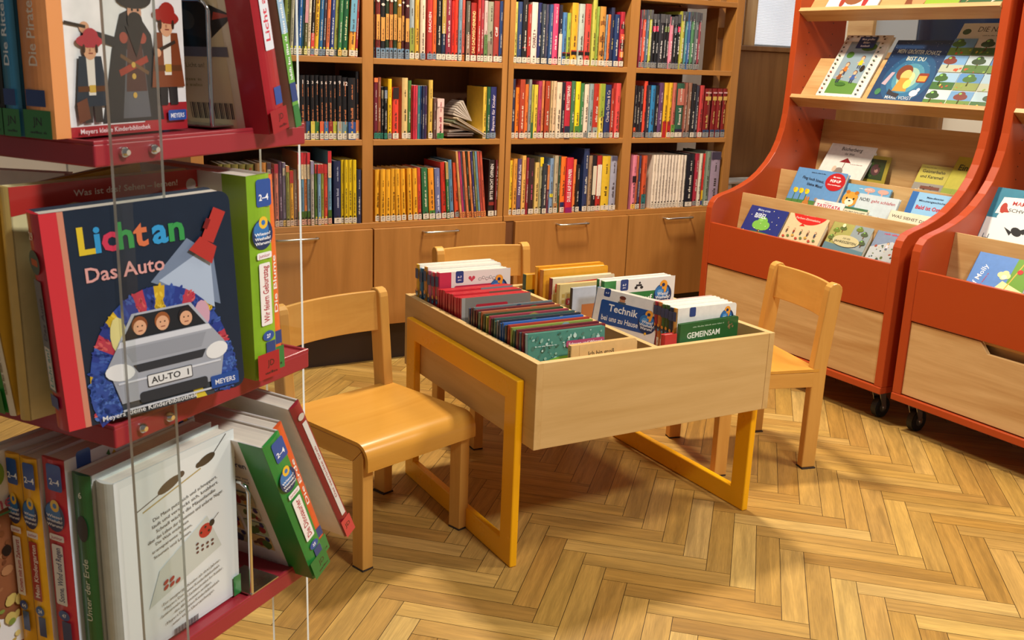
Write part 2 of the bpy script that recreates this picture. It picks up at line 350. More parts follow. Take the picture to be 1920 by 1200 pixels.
# ---------------------------------------------------------------- children's chairs
def arc_back(m, x, y0, z0, z1, bow, th, n=12):
    # curved backrest between posts
    pts = []
    vs = []; 
    for i in range(n + 1):
        s = -1 + 2 * i / n; yy = y0 + bow * (1 - s * s)
        for (dy, z) in ((0, z0), (th, z0), (th, z1), (0, z1)): vs.append((s * x, yy + dy + (z - z0) * .08, z))
    fs = [(0, 3, 2, 1), (4 * n, 4 * n + 1, 4 * n + 2, 4 * n + 3)]
    for i in range(n):
        for k in range(4): a = 4 * i + k; b = 4 * i + (k + 1) % 4; fs.append((a, b, b + 4, a + 4))
    m.add(vs, fs, None, False); return m
def make_chair(label, M):
    t = thing('childrens_chair', label, 'chair', M, "small beech children's chairs around the book trough")
    for s in (-1, 1):
        xo = s * .160
        # rear leg that runs up as the backrest post, rounded at its top
        pr = []
        for k in range(7):
            a = math.pi * k / 6; pr.append((.1765 + .0235 * math.cos(a), .568 + .023 * math.sin(a)))
        prof = [(.130, .004), (.176, .004), (.178, .33), (.200, .568)] + pr[1:-1] + [(.153, .568), (.130, .33)]
        MB().prism(prof, xo - .015, xo + .015, 'x').build('rear_leg', MAT['chair_z'], t, .004, seg=3)
        MB().box(xo - .018, .130, 0, xo + .018, .177, .004).build('foot_pad', MAT['felt'], t)
        # front leg mitred into the side rail with a rounded knee
        MB().prism([(-.172, .004), (-.132, .004), (-.132, .27), (-.1315, .272), (-.1655, .306), (-.172, .29)], xo - .0155, xo + .0155, 'x').build('front_leg', MAT['chair_z'], t, .003)
        MB().box(xo - .016, -.172, 0, xo + .016, -.133, .004).build('foot_pad', MAT['felt'], t)
        MB().prism([(-.165, .3065), (-.131, .2725), (.136, .268), (.136, .316), (-.145, .3165), (-.158, .3145)], xo - .0155, xo + .0155, 'x').build('side_rail', MAT['chair_y'], t, .002)
    MB().box(-.145, .14, .27, .145, .158, .313).build('rear_rail', MAT['chair_x'], t, .002)
    # seat: plywood with a rolled front edge and a shallow dish
    prof = [(.150, .317)]
    for k in range(8):
        a = math.pi / 2 * k / 7; prof.append((-.150 - .032 * math.sin(a), .285 + .032 * math.cos(a)))
    prof.append((-.182, .262))
    nx = 14; vs = []; fs = []
    ys = [.150 - i * .03 for i in range(11)]
    path = [(y, .317) for y in ys[:-1]] + prof[1:]
    n = len(path)
    for j in range(nx + 1):
        xx = -.176 + .352 * j / nx
        for (y, z) in path:
            d = 0
            if z > .316: d = -.006 * max(0, 1 - (xx / .15) ** 2) * max(0, 1 - ((y - .02) / .13) ** 2)
            vs.append((xx, y, z + d))
    # outer surface and inner surface
    nrm = []
    for i in range(n):
        a = path[max(0, i - 1)]; b = path[min(n - 1, i + 1)]; dy, dz = b[0] - a[0], b[1] - a[1]; l = math.hypot(dy, dz); nrm.append((dz / l, -dy / l))
    for j in range(nx + 1):
        for i in range(n):
            x_, y_, z_ = vs[j * n + i]; vs.append((x_, y_ + nrm[i][0] * .009, z_ + nrm[i][1] * .009))
    T = (nx + 1) * n
    for j in range(nx):
        for i in range(n - 1):
            a, b, c, d = j * n + i, (j + 1) * n + i, (j + 1) * n + i + 1, j * n + i + 1
            fs.append((a, b, c, d)); fs.append((T + a, T + d, T + c, T + b))
    for i in range(n - 1): fs.append((i, i + 1, T + i + 1, T + i)); fs.append((nx * n + i, T + nx * n + i, T + nx * n + i + 1, nx * n + i + 1))
    for j in range(nx):
        fs.append((j * n, T + j * n, T + (j + 1) * n, (j + 1) * n)); e = n - 1
        fs.append((j * n + e, (j + 1) * n + e, T + (j + 1) * n + e, T + j * n + e))
    o = MB().add(vs, fs, None, True).build('seat', MAT['seat'], t)
    wn = o.modifiers.new('es', 'EDGE_SPLIT'); wn.split_angle = math.radians(45)
    m = MB(); arc_back(m, .146, .160, .475, .583, .022, .011)
    m.build('backrest', MAT['chair_x'], t, .002)
    return t
make_chair("small beech chair left of the trough, nearest the red rotating book stand", TR(.9315, 2.238, 0, math.radians(17)))
make_chair("small beech chair on the right of the trough, its back to the orange displays", TR(2.188, 2.2265, 0, math.radians(-104)))
make_chair("small beech chair tucked in behind the trough, its back to the cupboard doors", TR(1.600, 2.752, 0, math.radians(-3)))
# ---------------------------------------------------------------- artwork: flat coloured shapes and lettering printed on a face
_TC = {}
def textmesh(s, bold=0.0, spacing=1.0):
    k = (s, bold, spacing)
    if k not in _TC:
        cu = bpy.data.curves.new('t', 'FONT'); cu.body = s; cu.size = 1; cu.offset = bold; cu.resolution_u = 2; cu.space_character = spacing
        ob = bpy.data.objects.new('t', cu); me = ob.to_mesh()
        vs = [(v.co.x, v.co.y) for v in me.vertices]; fs = [tuple(p.vertices) for p in me.polygons]
        ob.to_mesh_clear(); bpy.data.objects.remove(ob); bpy.data.curves.remove(cu)
        w = max([v[0] for v in vs] or [0]); _TC[k] = (vs, fs, w)
    return _TC[k]
class Art:
    def __init__(s, O, U, V, eps=.00025):
        s.O = Vector(O); s.U = Vector(U); s.V = Vector(V); s.N = s.U.cross(s.V); s.eps = eps; s.m = MB(); s.k = 0
    def P(s, x, y): return s.O + s.U * x + s.V * y + s.N * (s.eps + .00006 * s.k)
    def poly(s, pts, col):
        s.k += 1
        ar = sum(pts[i][0] * pts[(i + 1) % len(pts)][1] - pts[(i + 1) % len(pts)][0] * pts[i][1] for i in range(len(pts)))
        if ar < 0: pts = pts[::-1]
        s.m.add([s.P(*p) for p in pts], [tuple(range(len(pts)))], col); return s
    def rect(s, x, y, w, h, col, rot=0):
        c, q = math.cos(math.radians(rot)), math.sin(math.radians(rot))
        return s.poly([(x + a * c - b * q, y + a * q + b * c) for a, b in ((0, 0), (w, 0), (w, h), (0, h))], col)
    def rrect(s, x, y, w, h, r, col, rot=0):
        c, q = math.cos(math.radians(rot)), math.sin(math.radians(rot)); pts = []
        for cx, cy, a0 in ((w - r, h - r, 0), (r, h - r, 90), (r, r, 180), (w - r, r, 270)):
            for k in range(5):
                t = math.radians(a0 + 22.5 * k); pts.append((cx + r * math.cos(t), cy + r * math.sin(t)))
        return s.poly([(x + a * c - b * q, y + a * q + b * c) for a, b in pts], col)
    def ell(s, cx, cy, rx, ry, col, n=22, a0=0, a1=360, rot=0):
        c, q = math.cos(math.radians(rot)), math.sin(math.radians(rot)); pts = []
        m = n if a1 - a0 >= 360 else n + 1
        for k in range(m):
            t = math.radians(a0 + (a1 - a0) * k / n); a, b = rx * math.cos(t), ry * math.sin(t); pts.append((cx + a * c - b * q, cy + a * q + b * c))
        return s.poly(pts, col)
    def text(s, t, x, y, size, col, rot=0, bold=.01, anchor='l', width=None):
        vs, fs, w = textmesh(t, bold)
        if not vs: return s
        s.k += 1
        sc = size; sx = size
        if width: sx = width / max(w, 1e-6)
        ox = {'l': 0, 'c': -w * sx / 2, 'r': -w * sx}[anchor]
        c, q = math.cos(math.radians(rot)), math.sin(math.radians(rot))
        s.m.add([s.P(x + (a * sx + ox) * c - b * sc * q, y + (a * sx + ox) * q + b * sc * c) for a, b in vs], fs, col); return s
    def lines(s, x, y, w, h, n, col, seed=1, rot=0, fill=.55):
        # n rows of small unreadable word marks
        rd = random.Random(seed); s.k += 1; c, q = math.cos(math.radians(rot)), math.sin(math.radians(rot))
        rh = h / n
        for i in range(n):
            xx = rd.uniform(0, .05) * w
            while xx < w * .96:
                for _ in range(rd.randint(3, 8)):
                    if xx > w * .98: break
                    ww = min(rh * rd.uniform(.16, .42), w - xx); y0 = i * rh; hh = rh * fill * rd.choice((.66, .66, .7, 1.0))
                    pts = [(xx, y0), (xx + ww, y0), (xx + ww, y0 + hh), (xx, y0 + hh)]
                    s.m.add([s.P(x + a * c - b * q, y + a * q + b * c) for a, b in pts], [(0, 1, 2, 3)], col); xx += ww + rh * .14
                xx += rh * .4
        return s
    def blobs(s, x, y, w, h, n, cols, seed=1, r=(.05, .15)):
        rd = random.Random(seed)
        for i in range(n):
            rr = rd.uniform(*r) * w; s.ell(x + rd.uniform(rr, w - rr), y + rd.uniform(rr * .7, h - rr * .7), rr, rr * rd.uniform(.5, 1), rd.choice(cols), 10, rot=rd.uniform(0, 90)); s.k -= .6
        s.k = int(s.k) + 1
        return s
    def build(s, name, parent, label=None):
        if not s.m.f: return None
        o = s.m.build(name, MAT['ink'], parent)
        if label: o['label'] = label
        return o

# ---------------------------------------------------------------- a book: covers with hinge, spine and page block
def book(name, M, w, t, h, cov, label, group, spine=None, back=None, pages='ece2cc', front_art=None, spine_art=None, back_art=None, cat='book', corner=0, cv=.0016, soft=False, rd_spine=True):
    """local frame: spine at x=0, front cover on y=0, back cover on y=t"""
    ins = 0 if soft else min(.004, t * .4)
    def outline(r):
        if r <= 0: return [(0, 0), (w, 0), (w, h), (0, h)]
        p = [(0, 0)]
        for cx, cz, a0 in ((w - r, r, -90), (w - r, h - r, 0)):
            for k in range(5):
                a = math.radians(a0 + 22.5 * k); p.append((cx + r * math.cos(a), cz + r * math.sin(a)))
        return p + [(0, h)]
    m = MB(cov); O = outline(corner)
    m.prism(O, 0, cv, 'y', cov); m.prism(O, t - cv, t, 'y', back or cov)
    sp = spine or cov
    if rd_spine and t > .008:
        n = 8; b = min(.004, t * .22); out = [(-b * math.sin(math.pi * k / n), t * k / n) for k in range(n + 1)]
        inn = [(.0018, t * k / n) for k in range(n, -1, -1)]
        m.prism(out + inn, 0, h, 'z', sp)
    else: m.prism([(-.0006, 0), (-.0006, t), (.0012, t), (.0012, 0)], 0, h, 'z', sp)
    o = m.build(name, MAT['print']); o.matrix_world = M; tag(o, label, cat, group)
    MB(pages).box(.0012, cv, ins * .8, w - ins, t - cv, h - ins * .8).build('page_block', MAT['pages'], o)
    if front_art:
        A = Art((0, 0, 0), (1, 0, 0), (0, 0, 1)); front_art(A, w, h); A.build('cover_picture', o)
    if back_art:
        A = Art((w, t, 0), (-1, 0, 0), (0, 0, 1)); back_art(A, w, h); A.build('back_cover_print', o)
    if spine_art:
        b = min(.004, t * .22) if (rd_spine and t > .008) else .0006
        A = Art((-b, t, 0), (0, -1, 0), (0, 0, 1)); spine_art(A, t, h); A.build('spine_print', o)
    return o

# ---------------------------------------------------------------- orange display units
def unit(label, y0, notch=True):
    T = thing('book_display', label, 'book display unit', TR(0, y0, 0), 'orange wheeled book display units')
    ln = .99
    pr = [(2.827, .135), (2.827, .60), (2.829, .632), (2.838, .655), (2.855, .674), (2.885, .686), (2.944, .702), (2.99, .719), (3.04, .743), (3.085, .775), (3.127, .816), (3.158, .858), (3.181, .905), (3.197, .96), (3.206, 1.02), (3.211, 1.12), (3.215, 1.3), (3.217, 2.0), (3.50, 2.0), (3.50, .135)]
    for a, b in ((0, .033), (ln - .033, ln)):
        sp = MB().prism(pr, a, b, 'y').build('side_panel', MAT['orange'], T, .002)
        m = MB(); yy = b + .0004 if a == 0 else a - .0004
        for q in range(22):
            for xx in (3.28, 3.42): m.box(xx - .0022, min(yy, yy), 0.86 + q * .045, xx + .0022, yy + .0002, .8644 + q * .045)
        m.build('shelf_pin_holes', MAT['rubber'], sp)
    MB().box(2.822, 0, .11, 3.50, ln, .135).build('base_board', MAT['orange'], T, .003)
    MB().box(2.829, .033, .398, 2.846, ln - .033, .5715).build('front_board', MAT['orange'], T, .0015)
    cz = .3935; a, b, dz = .295, .325, .034
    ys = [(.034, .139), (ln - .034, .139), (ln - .034, cz), (ln - a, cz), (ln - b, cz - dz), (b, cz - dz), (a, cz), (.034, cz)]
    if not notch: ys = [(.034, .139), (ln - .034, .139), (ln - .034, cz), (.034, cz)]
    dr = MB().prism(ys, 2.833, 2.849, 'x').build('drawer_front', MAT['ply_y'], T, .001)
    MB().box(2.875, .045, .145, 2.89, ln - .045, .385).build('drawer_box', MAT['ply_y'], T)
    MB().box(2.849, .033, .385, 3.47, ln - .033, .398).build('pocket_floor', MAT['ply_y'], T)
    def slab(x0, z0, x1, z1, th, name, mat='ply_y'):
        d = Vector((x1 - x0, z1 - z0)).normalized(); n = Vector((d.y, -d.x)) * th
        return MB().prism([(x0, z0), (x1, z1), (x1 + n.x, z1 + n.y), (x0 + n.x, z0 + n.y)], .0335, ln - .0335, 'y').build(name, MAT[mat], T, .001)
    slab(2.965, .40, 2.993, .692, .009, 'pocket_divider'); slab(3.165, .40, 3.201, .788, .009, 'pocket_divider')
    slab(3.372, .40, 3.430, 1.0, .009, 'back_panel')
    for zb in (1.092, 1.441, 1.79):
        if zb > 1.7: continue
        slab(3.262, zb, 3.367, zb + .164, .010, 'sloping_shelf')
        MB().prism([(3.265, zb - .040), (3.206, zb - .001), (3.2155, zb + .0135), (3.2745, zb - .0255)], .0335 - .012 * 0, ln - .0335, 'y').build('ledge', MAT['ply_y'], T, .001)
    for cx, cy in ((2.875, .055), (2.875, ln - .055), (3.44, .055), (3.44, ln - .055)):
        c = MB().box(cx - .03, cy - .03, .1065, cx + .03, cy + .03, .11).prism([(cx - .006, .107), (cx + .028, .107), (cx + .040, .04), (cx + .026, .028)], cy - .0175, cy - .0155, 'y').prism([(cx - .006, .107), (cx + .028, .107), (cx + .040, .04), (cx + .026, .028)], cy + .0155, cy + .0175, 'y').build('caster', MAT['metal'], T)
        n = 24; m = MB()
        for (r, a_, b_) in ((.038, -.011, .011), (.034, -.0135, .0135)):
            m.prism([(cx + .03 + r * math.cos(2 * math.pi * k / n), .038 + r * math.sin(2 * math.pi * k / n)) for k in range(n)], cy + a_, cy + b_, 'y')
        wh = m.build('wheel', MAT['rubber'], c)
        m = MB()
        m.prism([(cx + .03 + .017 * math.cos(2 * math.pi * k / n), .038 + .017 * math.sin(2 * math.pi * k / n)) for k in range(n)], cy - .0148, cy + .0148, 'y')
        m.build('hub', MAT['grey_rubber'], c)
        MB().tube([(cx + .03, cy - .021, .038), (cx + .03, cy + .021, .038)], .0055, 8).build('axle_bolt', MAT['chrome'], c)
    return T
U1Y, U2Y = 2.2075, 1.172
unit('orange display unit standing nearest the bookcase, three rows of face-out books inside', U1Y, False)
unit('orange display unit at the right edge of the photo with a notched drawer front', U2Y)

# face-out books inside the display units: bottom edge on (xb, zb), tilted back by deg
def tiltM(y, xb, zb, deg):
    a = math.radians(deg); X = Vector((0, -1, 0)); Z = Vector((math.sin(a), 0, math.cos(a))); Y = Vector((math.cos(a), 0, -math.sin(a)))
    return Matrix(((X.x, Y.x, Z.x, xb), (X.y, Y.y, Z.y, y), (X.z, Y.z, Z.z, zb), (0, 0, 0, 1)))
def tiltpt(u, v, xb, zb, deg):
    a = math.radians(deg); n = Vector((-math.cos(a), 0, math.sin(a)))
    P = onplane(u, v, (xb, 0, zb), n); return P.y, (P - Vector((xb, P.y, zb))).dot(Vector((math.sin(a), 0, math.cos(a))))
def face(name, TL, TRr, xb, zb, deg, t, cov, label, art, h=None, spine=None, minh=.1, w=None, grp=None, corner=0):
    yl, hl = tiltpt(*TL, xb, zb, deg); yr, hr = tiltpt(*TRr, xb, zb, deg)
    top = (hl + hr) / 2; hh = h or top; base = top - hh
    a = math.radians(deg)
    W = w or (yl - yr)
    return book(name, tiltM(yl, xb + base * math.sin(a), zb + base * math.cos(a), deg), W, t, hh, cov, label, grp, spine=spine, front_art=art, corner=corner)
DG = 'face-out picture books in the orange displays'
def tree(A, x, y, s, c1='4c9a3c', c2='6a4422'):
    A.rect(x - s * .06, y, s * .12, s * .5, c2); 
    for dx, dy, r in ((-.28, .55, .26), (.28, .55, .26), (0, .72, .32), (-.12, .5, .25), (.14, .5, .25)): A.ell(x + dx * s, y + dy * s, r * s, r * s * .8, c1, 12)
    A.ell(x - .1 * s, y + .8 * s, .12 * s, .08 * s, '8cc860', 10)
def fig(A, x, y, s, body='d03030', skin='eab890', hair='6a3a20', legs='2c3050'):
    A.rect(x - .12 * s, y, .09 * s, .3 * s, legs); A.rect(x + .03 * s, y, .09 * s, .3 * s, legs)
    A.poly([(x - .18 * s, y + .25 * s), (x + .18 * s, y + .25 * s), (x + .12 * s, y + .62 * s), (x - .12 * s, y + .62 * s)], body)
    A.rect(x - .27 * s, y + .38 * s, .16 * s, .07 * s, skin, 30); A.rect(x + .13 * s, y + .44 * s, .16 * s, .07 * s, skin, -20)
    A.ell(x, y + .79 * s, .16 * s, .17 * s, hair, 14); A.ell(x, y + .76 * s, .13 * s, .14 * s, skin, 14)
    A.ell(x - .05 * s, y + .78 * s, .018 * s, .02 * s, '201810', 6); A.ell(x + .05 * s, y + .78 * s, .018 * s, .02 * s, '201810', 6)
def a_bibel(A, w, h):
    A.ell(w * .5, h * .22, w * .46, h * .1, '3f7d2c'); tree(A, w * .47, h * .20, w * .42, '7ab64a')
    A.text('Meine erste', w * .22, h * .84, h * .085, 'c8d4ec'); A.text('BIBEL', w * .2, h * .66, h * .17, 'e6ecf4')
    for i in range(14): A.ell(w * (.08 + (i * .37) % .85), h * (.3 + (i * .23) % .6), w * .01, w * .01, 'e8e8c0', 6)
    fig(A, w * .12, h * .12, h * .14, 'e8e0d0')
def a_einmal(A, w, h):
    A.ell(w * .52, h * 1.0, w * .44, h * .36, 'c8201c', 30, 180, 360); A.text('Das kleine', w * .5, h * .87, h * .085, 'f4c8b8', anchor='c'); A.text('Farben-Einmaleins', w * .5, h * .76, h * .075, 'f4c8b8', anchor='c', width=w * .62)
    A.poly([(w * .42, h * .66), (w * .5, h * .60), (w * .36, h * .58)], 'c8201c')
    for i in range(5): fig(A, w * (.12 + .18 * i), h * .36, h * .16, ['5a3c20', '8a3020', '3c5030', '6a4a30', '304050'][i])
    for i in range(8): A.ell(w * (.1 + .11 * i), h * (.26 + .03 * (i % 3)), w * .035, h * .03, ['b84030', '5a7840', 'c89a40'][i % 3], 8)
def a_jahr(A, w, h):
    A.poly([(w * .48, 0), (w, 0), (w, h), (w * .55, h)], '8f9a9c'); A.poly([(0, 0), (w, 0), (w, h * .34), (0, h * .42)], '5c7c86')
    for i, (px, py) in enumerate(((.16, .7), (.3, .78), (.85, .72), (.7, .82), (.12, .5), (.88, .5))): tree(A, w * px, h * (py - .06), w * .16, ['6c7c30', '5a6a34', '4c5c3c'][i % 3])
    A.ell(w * .5, h * .52, w * .33, h * .15, 'c8bc8c'); A.text('DIE VIER', w * .5, h * .56, h * .06, '2c2c20', anchor='c'); A.text('JAHRESZEITEN', w * .5, h * .46, h * .085, '242418', anchor='c', bold=.02, width=w * .54)
    A.ell(w * .3, h * .9, w * .04, w * .04, 'e8e0b0')
def a_eure(A, w, h):
    A.text('Eure M', w * .1, h * .86, h * .10, 'c8304c', 8); A.lines(w * .2, h * .74, w * .4, h * .07, 1, 'c8304c', 8)
    A.poly([(0, 0), (w, 0), (w, h * .45), (w * .5, h * .6), (0, h * .4)], 'b8bcbc'); A.blobs(w * .05, h * .1, w * .8, h * .4, 26, ['5a6a3c', 'c8c0a8', '3c4c50', 'a05040'], 4, (.02, .06)); fig(A, w * .42, h * .38, h * .2, 'd8d0d8')
def a_flieg(A, w, h):
    A.poly([(0, 0), (w, 0), (w, h * .22), (w * .55, h * .3), (0, h * .26)], '4f7c3e')
    for i in range(3):
        x = w * (.13 + .12 * i); A.rect(x - w * .008, h * .1, w * .016, h * .34, '3c7030'); A.ell(x, h * .48, w * .045, h * .06, 'f0cc28', 10); A.ell(x - w * .03, h * .5, w * .025, h * .045, 'd8a818', 8)
    A.text('Flieg hoch hinaus,', w * .16, h * .76, h * .09, '1c2030', -4, .012); A.text('kleine Maus!', w * .3, h * .63, h * .09, '1c2030', -4, .012); A.lines(w * .3, h * .91, w * .3, h * .035, 1, '24324c', 3)
    A.ell(w * .83, h * .78, w * .19, h * .2, 'b81820', 24); A.text('Mit vielen', w * .83, h * .87, h * .05, 'ffffff', anchor='c'); A.text('POP-UP', w * .83, h * .77, h * .085, 'ffffff', anchor='c', bold=.02); A.text('Überraschungen', w * .83, h * .70, h * .04, 'ffffff', anchor='c', width=w * .26)
    A.ell(w * .42, h * .18, w * .07, h * .12, 'c07838', 14); A.ell(w * .40, h * .32, w * .02, h * .06, 'c07838', 10); A.ell(w * .45, h * .32, w * .02, h * .06, 'c07838', 10)
    A.ell(w * .68, h * .22, w * .09, h * .12, '8a7460', 14); A.ell(w * .6, h * .34, w * .035, h * .04, 'a08878', 10); A.ell(w * .74, h * .34, w * .035, h * .04, 'a08878', 10); A.ell(w * .9, h * .2, w * .06, h * .06, 'e8c838', 12)
def a_berg(A, w, h):
    A.text('Der kleine', w * .5, h * .9, h * .055, '33302c', anchor='c'); A.text('Bücherberg', w * .5, h * .8, h * .085, '2c2824', anchor='c', bold=.012); A.text('der Welt', w * .5, h * .73, h * .05, '33302c', anchor='c')
    A.poly([(w * .36, h * .60), (w * .62, h * .60), (w * .5, h * .68)], '8c1c24'); A.rect(w * .49, h * .44, w * .012, h * .2, '7a5040'); A.lines(w * .62, h * .58, w * .26, h * .02, 1, '8c1c24', 4)
    for i in range(7): A.rect(w * (.32 + .02 * (i % 3)), h * (.14 + .03 * i), w * .32, h * .026, ['8a4038', 'c8a070', '5c5048', 'a08c78', '38302c', 'b07060', '6c7060'][i], (-1) ** i * 3)
    A.ell(w * .44, h * .44, w * .1, h * .07, '8c8078', 14); A.ell(w * .33, h * .48, w * .045, h * .05, 'd8c0a8', 12)
    A.poly([(w * .6, 0), (w, 0), (w, h * .16), (w * .85, h * .26), (w * .7, h * .1)], 'b8ccd0')
def a_lese(A, w, h):
    A.rect(w * .17, h * .12, w * .62, h * .78, '8ea4b0'); A.poly([(w * .17, h * .12), (w * .79, h * .12), (w * .79, h * .28), (w * .17, h * .34)], '5f8c3c')
    A.ell(w * .62, h * .82, w * .17, h * .06, '44682c', 12); A.ell(w * .3, h * .7, w * .08, h * .05, '4c7c34', 12)
    for i, (x, y, c) in enumerate(((.62, .58, 'e8c828'), (.36, .48, 'c8742c'), (.62, .36, '3c5c9c'), (.32, .36, '8a4c28'))): fig(A, w * x, h * y - h * .08, h * .2, c)
    A.ell(w * .72, h * .5, w * .05, h * .05, '2c2420', 10); A.ell(w * .42, h * .26, w * .12, h * .03, '3c6c2c', 10)
    A.rect(w * .33, h * .80, w * .38, h * .17, '1c3868'); A.text('Mein großes', w * .52, h * .92, h * .042, 'f4f4f4', anchor='c'); A.text('Bilder-', w * .52, h * .87, h * .042, 'f4f4f4', anchor='c'); A.text('lesebuch', w * .52, h * .82, h * .042, 'f4f4f4', anchor='c')
    rd = random.Random(3)
    for i in range(15):
        for x in (.08, .88):
            yy = .06 + i * .062; A.lines(w * (x - .06), h * (yy + .016), w * .11, h * .01, 1, '303030', i); A.ell(w * x, h * yy, w * .025, h * .011, rd.choice(['6a4c30', '3c4c58', 'a04030', '38582c', '302c28']), 8)
    for i in range(6): A.ell(w * (.14 + .13 * i), h * .05, w * .035, h * .018, rd.choice(['385890', '5a4030', '2c2c2c', '8c6c3c']), 10); A.ell(w * (.14 + .14 * i), h * .965, w * .03, h * .012, '4c4034', 8)
    A.rect(w * .72, 0, w * .28, h * .03, '2c4c8c')
def a_schatz(A, w, h):
    for i, (r, c) in enumerate(((.42, '18507c'), (.33, '2c6c94'), (.25, '4c90a8'), (.18, '9cc4b0'), (.11, 'e8dc9c'))): A.ell(w * .52, h * .42, w * r, h * r * .9, c, 28)
    A.text('MEIN GRÖßTER SCHATZ', w * .1, h * .80, h * .085, 'd8dcc8', -2, .012, width=w * .74); A.text('BIST DU', w * .32, h * .69, h * .085, 'd8dcc8', -2, .012); A.text('MARIE VOIGT', w * .30, h * .10, h * .07, 'c8ccd0', 0, .008)
    A.ell(w * .42, h * .50, w * .13, h * .12, '7c3c24', 18); A.ell(w * .47, h * .46, w * .09, h * .085, 'f0c070', 16); A.poly([(w * .36, h * .22), (w * .6, h * .22), (w * .55, h * .42), (w * .4, h * .42)], 'd89038'); A.ell(w * .56, h * .33, w * .06, h * .07, 'f4d868', 14)
    A.poly([(w * .3, h * .25), (w * .4, h * .2), (w * .52, h * .18), (w * .5, h * .12), (w * .3, h * .17)], '2c2830')
    A.rrect(w * .68, h * .36, w * .17, h * .14, w * .03, '8c3420'); A.rect(w * .7, h * .38, w * .13, h * .08, 'e0a040')
    A.poly([(w * .12, h * .32), (w * .2, h * .5), (w * .26, h * .5), (w * .2, h * .3)], 'c0a8b4'); A.ell(w * .13, h * .2, w * .05, h * .05, '3c7c50', 12); A.ell(w * .75, h * .2, w * .07, h * .05, 'd8d0dc', 12); A.ell(w * .80, h * .25, w * .03, h * .03, 'e0d8e0', 10)
    rd = random.Random(5)
    for i in range(40): A.ell(w * rd.uniform(.03, .97), h * rd.uniform(.55, .97), w * .004, w * .004, 'c8dcec', 5)
def a_natur(A, w, h):
    A.rect(0, 0, w, h, 'dcdfd6'); A.text('DIE NATUR', w * .24, h * .9, h * .085, '30342c', 0, 0.0); A.ell(w * .1, h * .9, w * .06, h * .035, '3c5c34', 12); A.lines(w * .34, h * .85, w * .5, h * .018, 1, '484c44', 3)
    sk = ['c8d0d4', '6c9cc8', 'b0ccd8', '9cc0dc', '5890c8', 'a8c8dc', '78a8d4', 'b8ccd4', '4c84c0', '6ca0d0', 'd8dcd8', 'a0c4d8']
    for r in range(4):
        for c in range(3):
            x, y = w * (.0 + c * .335), h * (.02 + r * .20); cw, ch = w * .325, h * .192
            A.rect(x, y, cw, ch, sk[r * 3 + c]); A.rect(x, y, cw, ch * .45, ['547a34', '6c8c3c', '3c6a30', '8c9a50', 'b8c0a8'][(r * 2 + c) % 5]); A.k -= 1
            tree(A, x + cw * (.3 + .2 * c % .5), y + ch * .25, ch * .75, ['2c4c24', '3c6428', '7c3428', '44702c', '304828'][(r + c * 2) % 5]); A.k -= 3
            A.blobs(x, y, cw, ch * .35, 4, ['c8502c', 'd8c848', '8cac40', '6c4830'], r * 3 + c, (.03, .08))
def a_nori(A, w, h):
    A.text('NORI', w * .06, h * .78, h * .15, '1c1c20', 0, .01); A.text('geht schlafen', w * .36, h * .78, h * .13, 'b03840', 0, .006, width=w * .58)
    A.poly([(w * .2, 0), (w * .25, h * .35), (w * .38, h * .25), (w * .55, h * .25), (w * .68, h * .38), (w * .72, 0)], '1c1a20'); A.poly([(w * .26, h * .1), (w * .28, h * .26), (w * .34, h * .2)], 'c06870')
def a_oster(A, w, h):
    A.rect(0, h * .3, w, h * .7, '8cbce0'); A.rect(0, 0, w, h * .32, '78a83c'); A.rect(0, 0, w * .16, h, '2c68ac'); A.blobs(w * .18, 0, w * .8, h * .42, 20, ['e8b828', 'd87828', 'f0d850', '5c8c30'], 4, (.03, .07))
    A.text('Meine allerersten', w * .58, h * .86, h * .07, '20304c', anchor='c'); A.text('Minutengeschichten', w * .58, h * .76, h * .07, '20304c', anchor='c', width=w * .7); A.text('Bald ist Ostern', w * .58, h * .56, h * .14, 'c82028', anchor='c', bold=.02, width=w * .74)
def a_siehst(A, w, h):
    A.text('WAS SIEHST DU?', w * .07, h * .72, h * .17, '4c4438', -2, .008, width=w * .86); A.ell(w * .2, h * .3, w * .1, h * .2, 'c8503c', 14); A.ell(w * .6, h * .3, w * .2, h * .22, '6c8c9c', 14)
def a_dich(A, w, h):
    A.text('ICH FIND DICH NETT', w * .05, h * .72, h * .15, '28261c', 0, .012, width=w * .88); A.rect(0, h * .9, w, h * .1, '3c6c4c'); A.ell(w * .5, h * .3, w * .25, h * .22, 'd8a050', 14)
def a_tatu(A, w, h):
    A.text('TATÜTATA', w * .08, h * .70, h * .2, 'b81c48', 0, .02, width=w * .82); A.lines(w * .3, h * .9, w * .35, h * .04, 1, '806070', 5); A.rrect(w * .2, h * .15, w * .6, h * .35, w * .05, 'c82828'); A.ell(w * .34, h * .14, w * .08, h * .09, '202020', 12); A.ell(w * .66, h * .14, w * .08, h * .09, '202020', 12)
def a_tiger(A, w, h):
    A.ell(w * .2, h * .6, w * .18, h * .2, 'd89838', 18); A.ell(w * .1, h * .78, w * .05, h * .05, 'b87020', 10); A.ell(w * .3, h * .78, w * .05, h * .05, 'b87020', 10); A.ell(w * .2, h * .53, w * .1, h * .09, 'f0e0c0', 14); A.ell(w * .2, h * .56, w * .03, h * .02, '201810', 8)
    A.ell(w * .12, h * .62, w * .02, h * .03, '201810', 8); A.ell(w * .28, h * .62, w * .02, h * .03, '201810', 8)
    for x in (.55, .85): A.ell(w * x, h * .9, w * .12, h * .06, 'e8a090', 12); A.rect(w * (x - .02), h * .76, w * .03, h * .1, 'e8a090')
    A.lines(w * .3, h * .9, w * .3, h * .04, 1, 'f0f0f0', 5); A.rect(0, 0, w, h * .3, 'a8c8d8')
